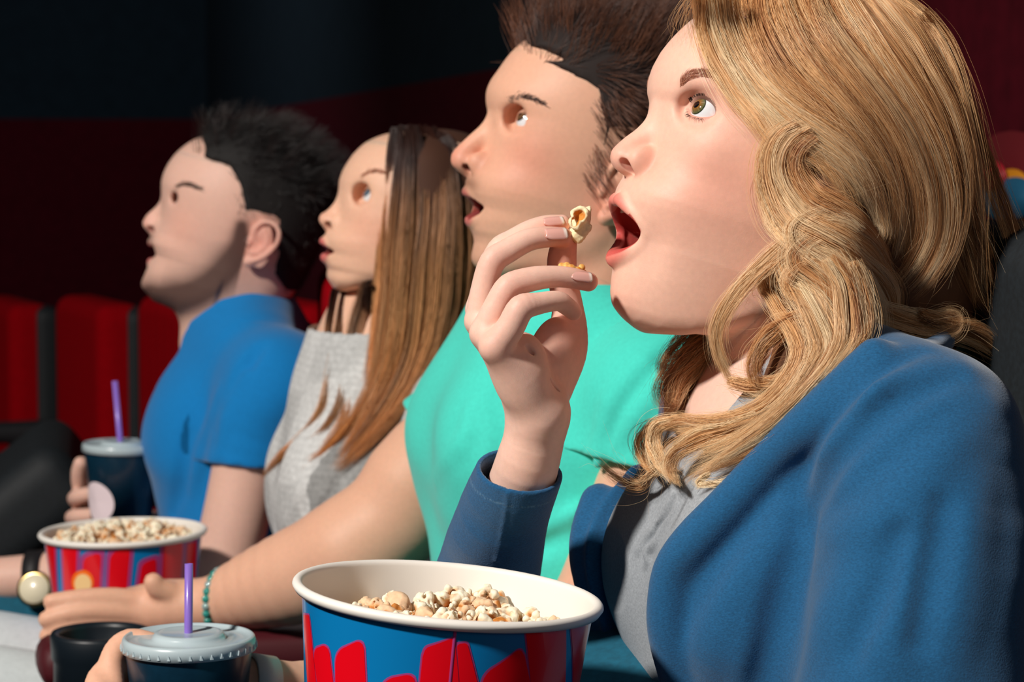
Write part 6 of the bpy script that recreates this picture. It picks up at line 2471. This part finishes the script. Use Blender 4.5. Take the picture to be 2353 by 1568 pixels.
# the two flakes she holds
fr = W1F
q_ = fr.pl
s = Shape()
s.u(Chain([q_(1318, 486, -4), q_(1334, 479, -2), q_(1347, 486, 0), q_(1342, 503, 2), q_(1330, 514, 4), q_(1326, 524, 4), q_(1317, 520, 3), q_(1312, 508, 2), q_(1319, 500, 0), q_(1316, 490, -3), q_(1318, 486, -4)], 1.7, 4))
s.u(RBox(q_(1331, 532, -5), (4.5, 7, 7.5), 2.5, rotm(0, -20, 0)), 2.5)
s.u(Ell(q_(1336, 506, -6), (6, 5, 9)), 2)
s.u(Ell(q_(1349, 492, -5), (2, 4, 5.5)), 1.5)
s.s(Ell(q_(1331, 496, 1), (3.4, 5.0, 3.4)), 1)
s.s(Ell(q_(1321, 510, 3.5), (2.0, 4.0, 3.2)), .8)
c0 = q_(1330, 514, 0)
s.noise(lambda D, x, y, z: D + (.28 * np.sin(x * 1.7) * np.sin(y * 1.5 + 1) * np.sin(z * 1.6 + 2)).astype(np.float32))
P, Q = Vol(c0 - 20, c0 + 20, .6).run(s).mesh()
dd = np.minimum(np.linalg.norm((P - q_(1331, 496, 0)) / [4.2, 5.4, 4.2], axis=1), np.linalg.norm((P - q_(1321, 510, 2.5)) / [3, 4.6, 4], axis=1))
w = 1 - sstep(.75, 1.15, dd)
C = lin(250, 232, 190) * (1 - w)[:, None] + lin(214, 138, 44) * w[:, None]
w = sstep(0, -14, P[:, 2] - c0[2] + 2) * .55
C = C * (1 - w)[:, None] + lin(240, 200, 130) * w[:, None]
tag(put_mesh('popcorn', fr.world(P), Q, M_pop, loc=fr.world([c0])[0], col=C), 'open cream popcorn shell pinched between her index finger, middle finger and thumb', 'popcorn')
s = Shape()
rng = np.random.RandomState(8)
c0 = q_(1316, 622, 4)
for i in range(26):
    s.u(Ell(q_(1316 + rng.uniform(-26, 28), 622 + rng.uniform(-12, 14) + 0, 4 + rng.uniform(-7, 7)), rng.uniform(1.6, 3.2)), .8)
s.u(Ell(c0 + [0, 0, -1], (8, 6, 4)), 2)
P, Q = Vol(c0 - 14, c0 + 14, .6).run(s).mesh()
w = np.clip(.55 + .5 * np.sin(P[:, 0] * 1.1) * np.sin(P[:, 2] * 1.3 + P[:, 1]), 0, 1)
C = lin(246, 206, 120) * (1 - w)[:, None] + lin(204, 122, 34) * w[:, None]
tag(put_mesh('popcorn', fr.world(P), Q, M_pop, loc=fr.world([c0])[0], col=C), 'knobbly caramel popcorn flake lying behind her ring finger', 'popcorn')

# ------------------------------------------------------------------ drinks
M_cup = mat('dark_blue_paper', base=lin(10, 46, 66), rough=.35, noise=.1, nscale=200, coat=.2)
M_lid = mat('frosted_lid', base=lin(196, 214, 220), rough=.28, alpha=.86, coat=.3)
M_straw = mat('purple_straw', base=lin(142, 112, 206), rough=.3, coat=.4, sss=.1, ssss=.003)
M_sticker = mat('white_print', base=lin(244, 226, 232), rough=.5)
M_holder = mat('black_plastic', base=lin(16, 26, 34), rough=.4)


def cup(px, py, d, R, straw_px, label, hgt=.13, notch=True, sr=.003, roll=0):
    c = at(px, py, d)
    a = math.radians(roll)
    M = np.array([[math.cos(a), 0, math.sin(a)], [0, 1, 0], [-math.sin(a), 0, math.cos(a)]]).T
    w_ = lambda V: np.asarray(V) @ M + c
    root = empty('drink_cup', w_([(0, 0, -hgt)])[0], label, 'cup')
    V, F = lathe([(.001, -hgt + .004), (R * .66, -hgt + .004), (R * .67, -hgt), (R * .95, -.006), (R * .955, -.002)], 72)
    put_mesh('cup_body', w_(V), F[:, ::-1], M_cup, root)
    V, F = lathe([(R * .955, -.0095), (R * 1.005, -.0090), (R * 1.0, -.0030), (R * .985, -.0005), (R * .955, .0008), (R * .93, .0002), (R * .90, -.0016), (R * .56, -.0014), (R * .53, .0012), (R * .50, .0030), (R * .44, .0034), (R * .40, .0028), (R * .06, .0026)], 96)
    put_mesh('lid', w_(V), F, M_lid, root)
    if notch:
        for k in range(40):
            t = 2 * math.pi * k / 40
            b0 = np.array([R * 1.004 * math.cos(t), R * 1.004 * math.sin(t), -.0075])
            tv = np.array([-math.sin(t), math.cos(t), 0]); rv = np.array([math.cos(t), math.sin(t), 0])
            V = [b0 - tv * .0011, b0 + tv * .0011, b0 + [0, 0, .0035] - tv * .0002, b0 - tv * .0011 + rv * .0009, b0 + tv * .0011 + rv * .0009, b0 + [0, 0, .0032] + rv * .0006]
            F = [(3, 4, 5), (0, 3, 5, 2), (1, 2, 5, 4), (0, 1, 4, 3)]
            put_mesh('lid_rib', w_(V), F, M_lid, root, smooth=False)
    (bx, by), (tx, ty) = straw_px
    p0, p1 = at(bx, by, d), at(tx, ty, d)
    lo_ = p0 + (p0 - p1) * .35
    ax = (p1 - p0) / np.linalg.norm(p1 - p0)
    V, F = tube([lo_, p0, p1], sr, 16)
    n = 16
    V2, _ = tube([lo_, p0, p1], sr * .8, 16)
    F = [f for f in F if len(f) == 4] + [(2 * n + k, 2 * n + (k + 1) % n, len(V) + 2 * n + (k + 1) % n, len(V) + 2 * n + k) for k in range(n)] + [tuple(reversed([len(V) + i for i in f])) for f in _ if len(f) == 4]
    put_mesh('straw', np.vstack([V, V2]), F, M_straw, root)
    return root, w_, R


C1, w1_, R1 = cup(434, 1463, 1.66, .0472, ((433, 1452), (434, 1296)), 'dark blue lidded cup with purple straw beside the front bucket')
C2, w2_, R2 = cup(281, 1019, 2.78, .0470, ((276, 1012), (264, 876)), 'dark blue lidded cup with white disc print in the hand of the man in blue', notch=False, sr=.0036, roll=1.5)
# white round print on the far cup
V, F = [], []
ca, ch = math.radians(-90 - 38), -.066
for k in (0, .5, 1):
    for i in range(28):
        t = 2 * math.pi * i / 28
        h = ch + .0235 * k * math.sin(t)
        r = (R2 * .67 + (R2 * .95 - R2 * .67) * (h + .13) / .124) + .0006
        a = ca + .0235 * k * math.cos(t) / r
        V.append((r * math.cos(a), r * math.sin(a), h))
for k in range(2):
    for i in range(28):
        F.append((k * 28 + i, (k + 1) * 28 + i, (k + 1) * 28 + (i + 1) % 28, k * 28 + (i + 1) % 28))
put_mesh('round_print', w2_(V), F, M_sticker, C2)

# cup holder in the arm rest
c = at(232, 1452, 2.12)
root = empty('cup_holder', c - np.array([0, 0, .10]), 'empty black cup holder left of the lidded cup', 'cup holder')
V, F = lathe([(.001, -.09), (.036, -.09), (.0375, -.004), (.0385, .0), (.0440, .0005), (.0452, -.002), (.0445, -.022), (.0425, -.026), (.0425, -.10), (.001, -.10)], 64)
put_mesh('holder_body', V + c, F, M_holder, root)
V, F = lathe([(.0428, -.046), (.0440, -.047), (.0440, -.055), (.0428, -.056)], 64)
put_mesh('holder_ring', V + c, F, M_holder, root)

q_ = M1T.pl
ce = q_(640, 1490, -262)
A = Shape().u(RBox(ce + np.array([-40, 0, 0]), (270, 40, 22), 18)).u(RBox(ce + np.array([-220, 0, -170]), (60, 30, 180), 14), 12)
P, Q = Vol(ce - [330, 60, 370], ce + [260, 60, 40], 8).run(A).mesh()
M_armpad = mat('maroon_vinyl', base=lin(74, 8, 20), rough=.6)
ar = put_mesh('armrest', M1T.world(P), Q, M_armpad, loc=M1T.world([ce])[0])
tag(ar, 'dark maroon padded armrest under the bare arm, behind the front cup', 'armrest')

# colourful poster on the wall at the right edge
d2 = np.array([WB[0] - WA[0], WB[1] - WA[1]]); d2 /= np.linalg.norm(d2)
r_ = ray(2330, 420)
A = np.array([[r_[0], -d2[0]], [r_[1], -d2[1]]])
t_, u_ = np.linalg.solve(A, np.array([WA[0] - CAM[0], WA[1] - CAM[1]]))
pc = CAM + r_ * t_
nv_ = np.array([-d2[1], d2[0], 0])
if nv_ @ (CAM - pc) < 0: nv_ = -nv_
dv = np.array([d2[0], d2[1], 0])
pr = empty('poster', pc + nv_ * .01 - np.array([0, 0, .06]), 'small colourful round dotted poster on the maroon wall at the right edge', 'poster')


def card(name, c_, hw, hh, m, off, nseg=24):
    V = [c_ + nv_ * off] + [c_ + nv_ * off + dv * hw * math.cos(a) + np.array([0, 0, hh * math.sin(a)]) for a in np.linspace(0, 2 * np.pi, nseg, endpoint=False)]
    V += [v - nv_ * .004 for v in V]
    n = nseg + 1
    F = [(0, 1 + i, 1 + (i + 1) % nseg) for i in range(nseg)] + [(1 + i, n + 1 + i, n + 1 + (i + 1) % nseg, 1 + (i + 1) % nseg) for i in range(nseg)]
    put_mesh(name, V, F, m, pr)


for k, (px, py, rr, colr) in enumerate([(2330, 410, .055, lin(90, 6, 16)), (2338, 432, .022, lin(190, 120, 10)), (2312, 456, .024, lin(10, 100, 130)), (2352, 455, .024, lin(20, 80, 110)), (2300, 405, .018, lin(150, 14, 30))]):
    r_ = ray(px, py)
    A = np.array([[r_[0], -d2[0]], [r_[1], -d2[1]]])
    t_, u_ = np.linalg.solve(A, np.array([WA[0] - CAM[0], WA[1] - CAM[1]]))
    card('poster_spot' if k else 'poster_sheet', CAM + r_ * t_, rr * 2.2, rr, mat('poster_ink', base=colr, rough=.6), .006 + .002 * k)
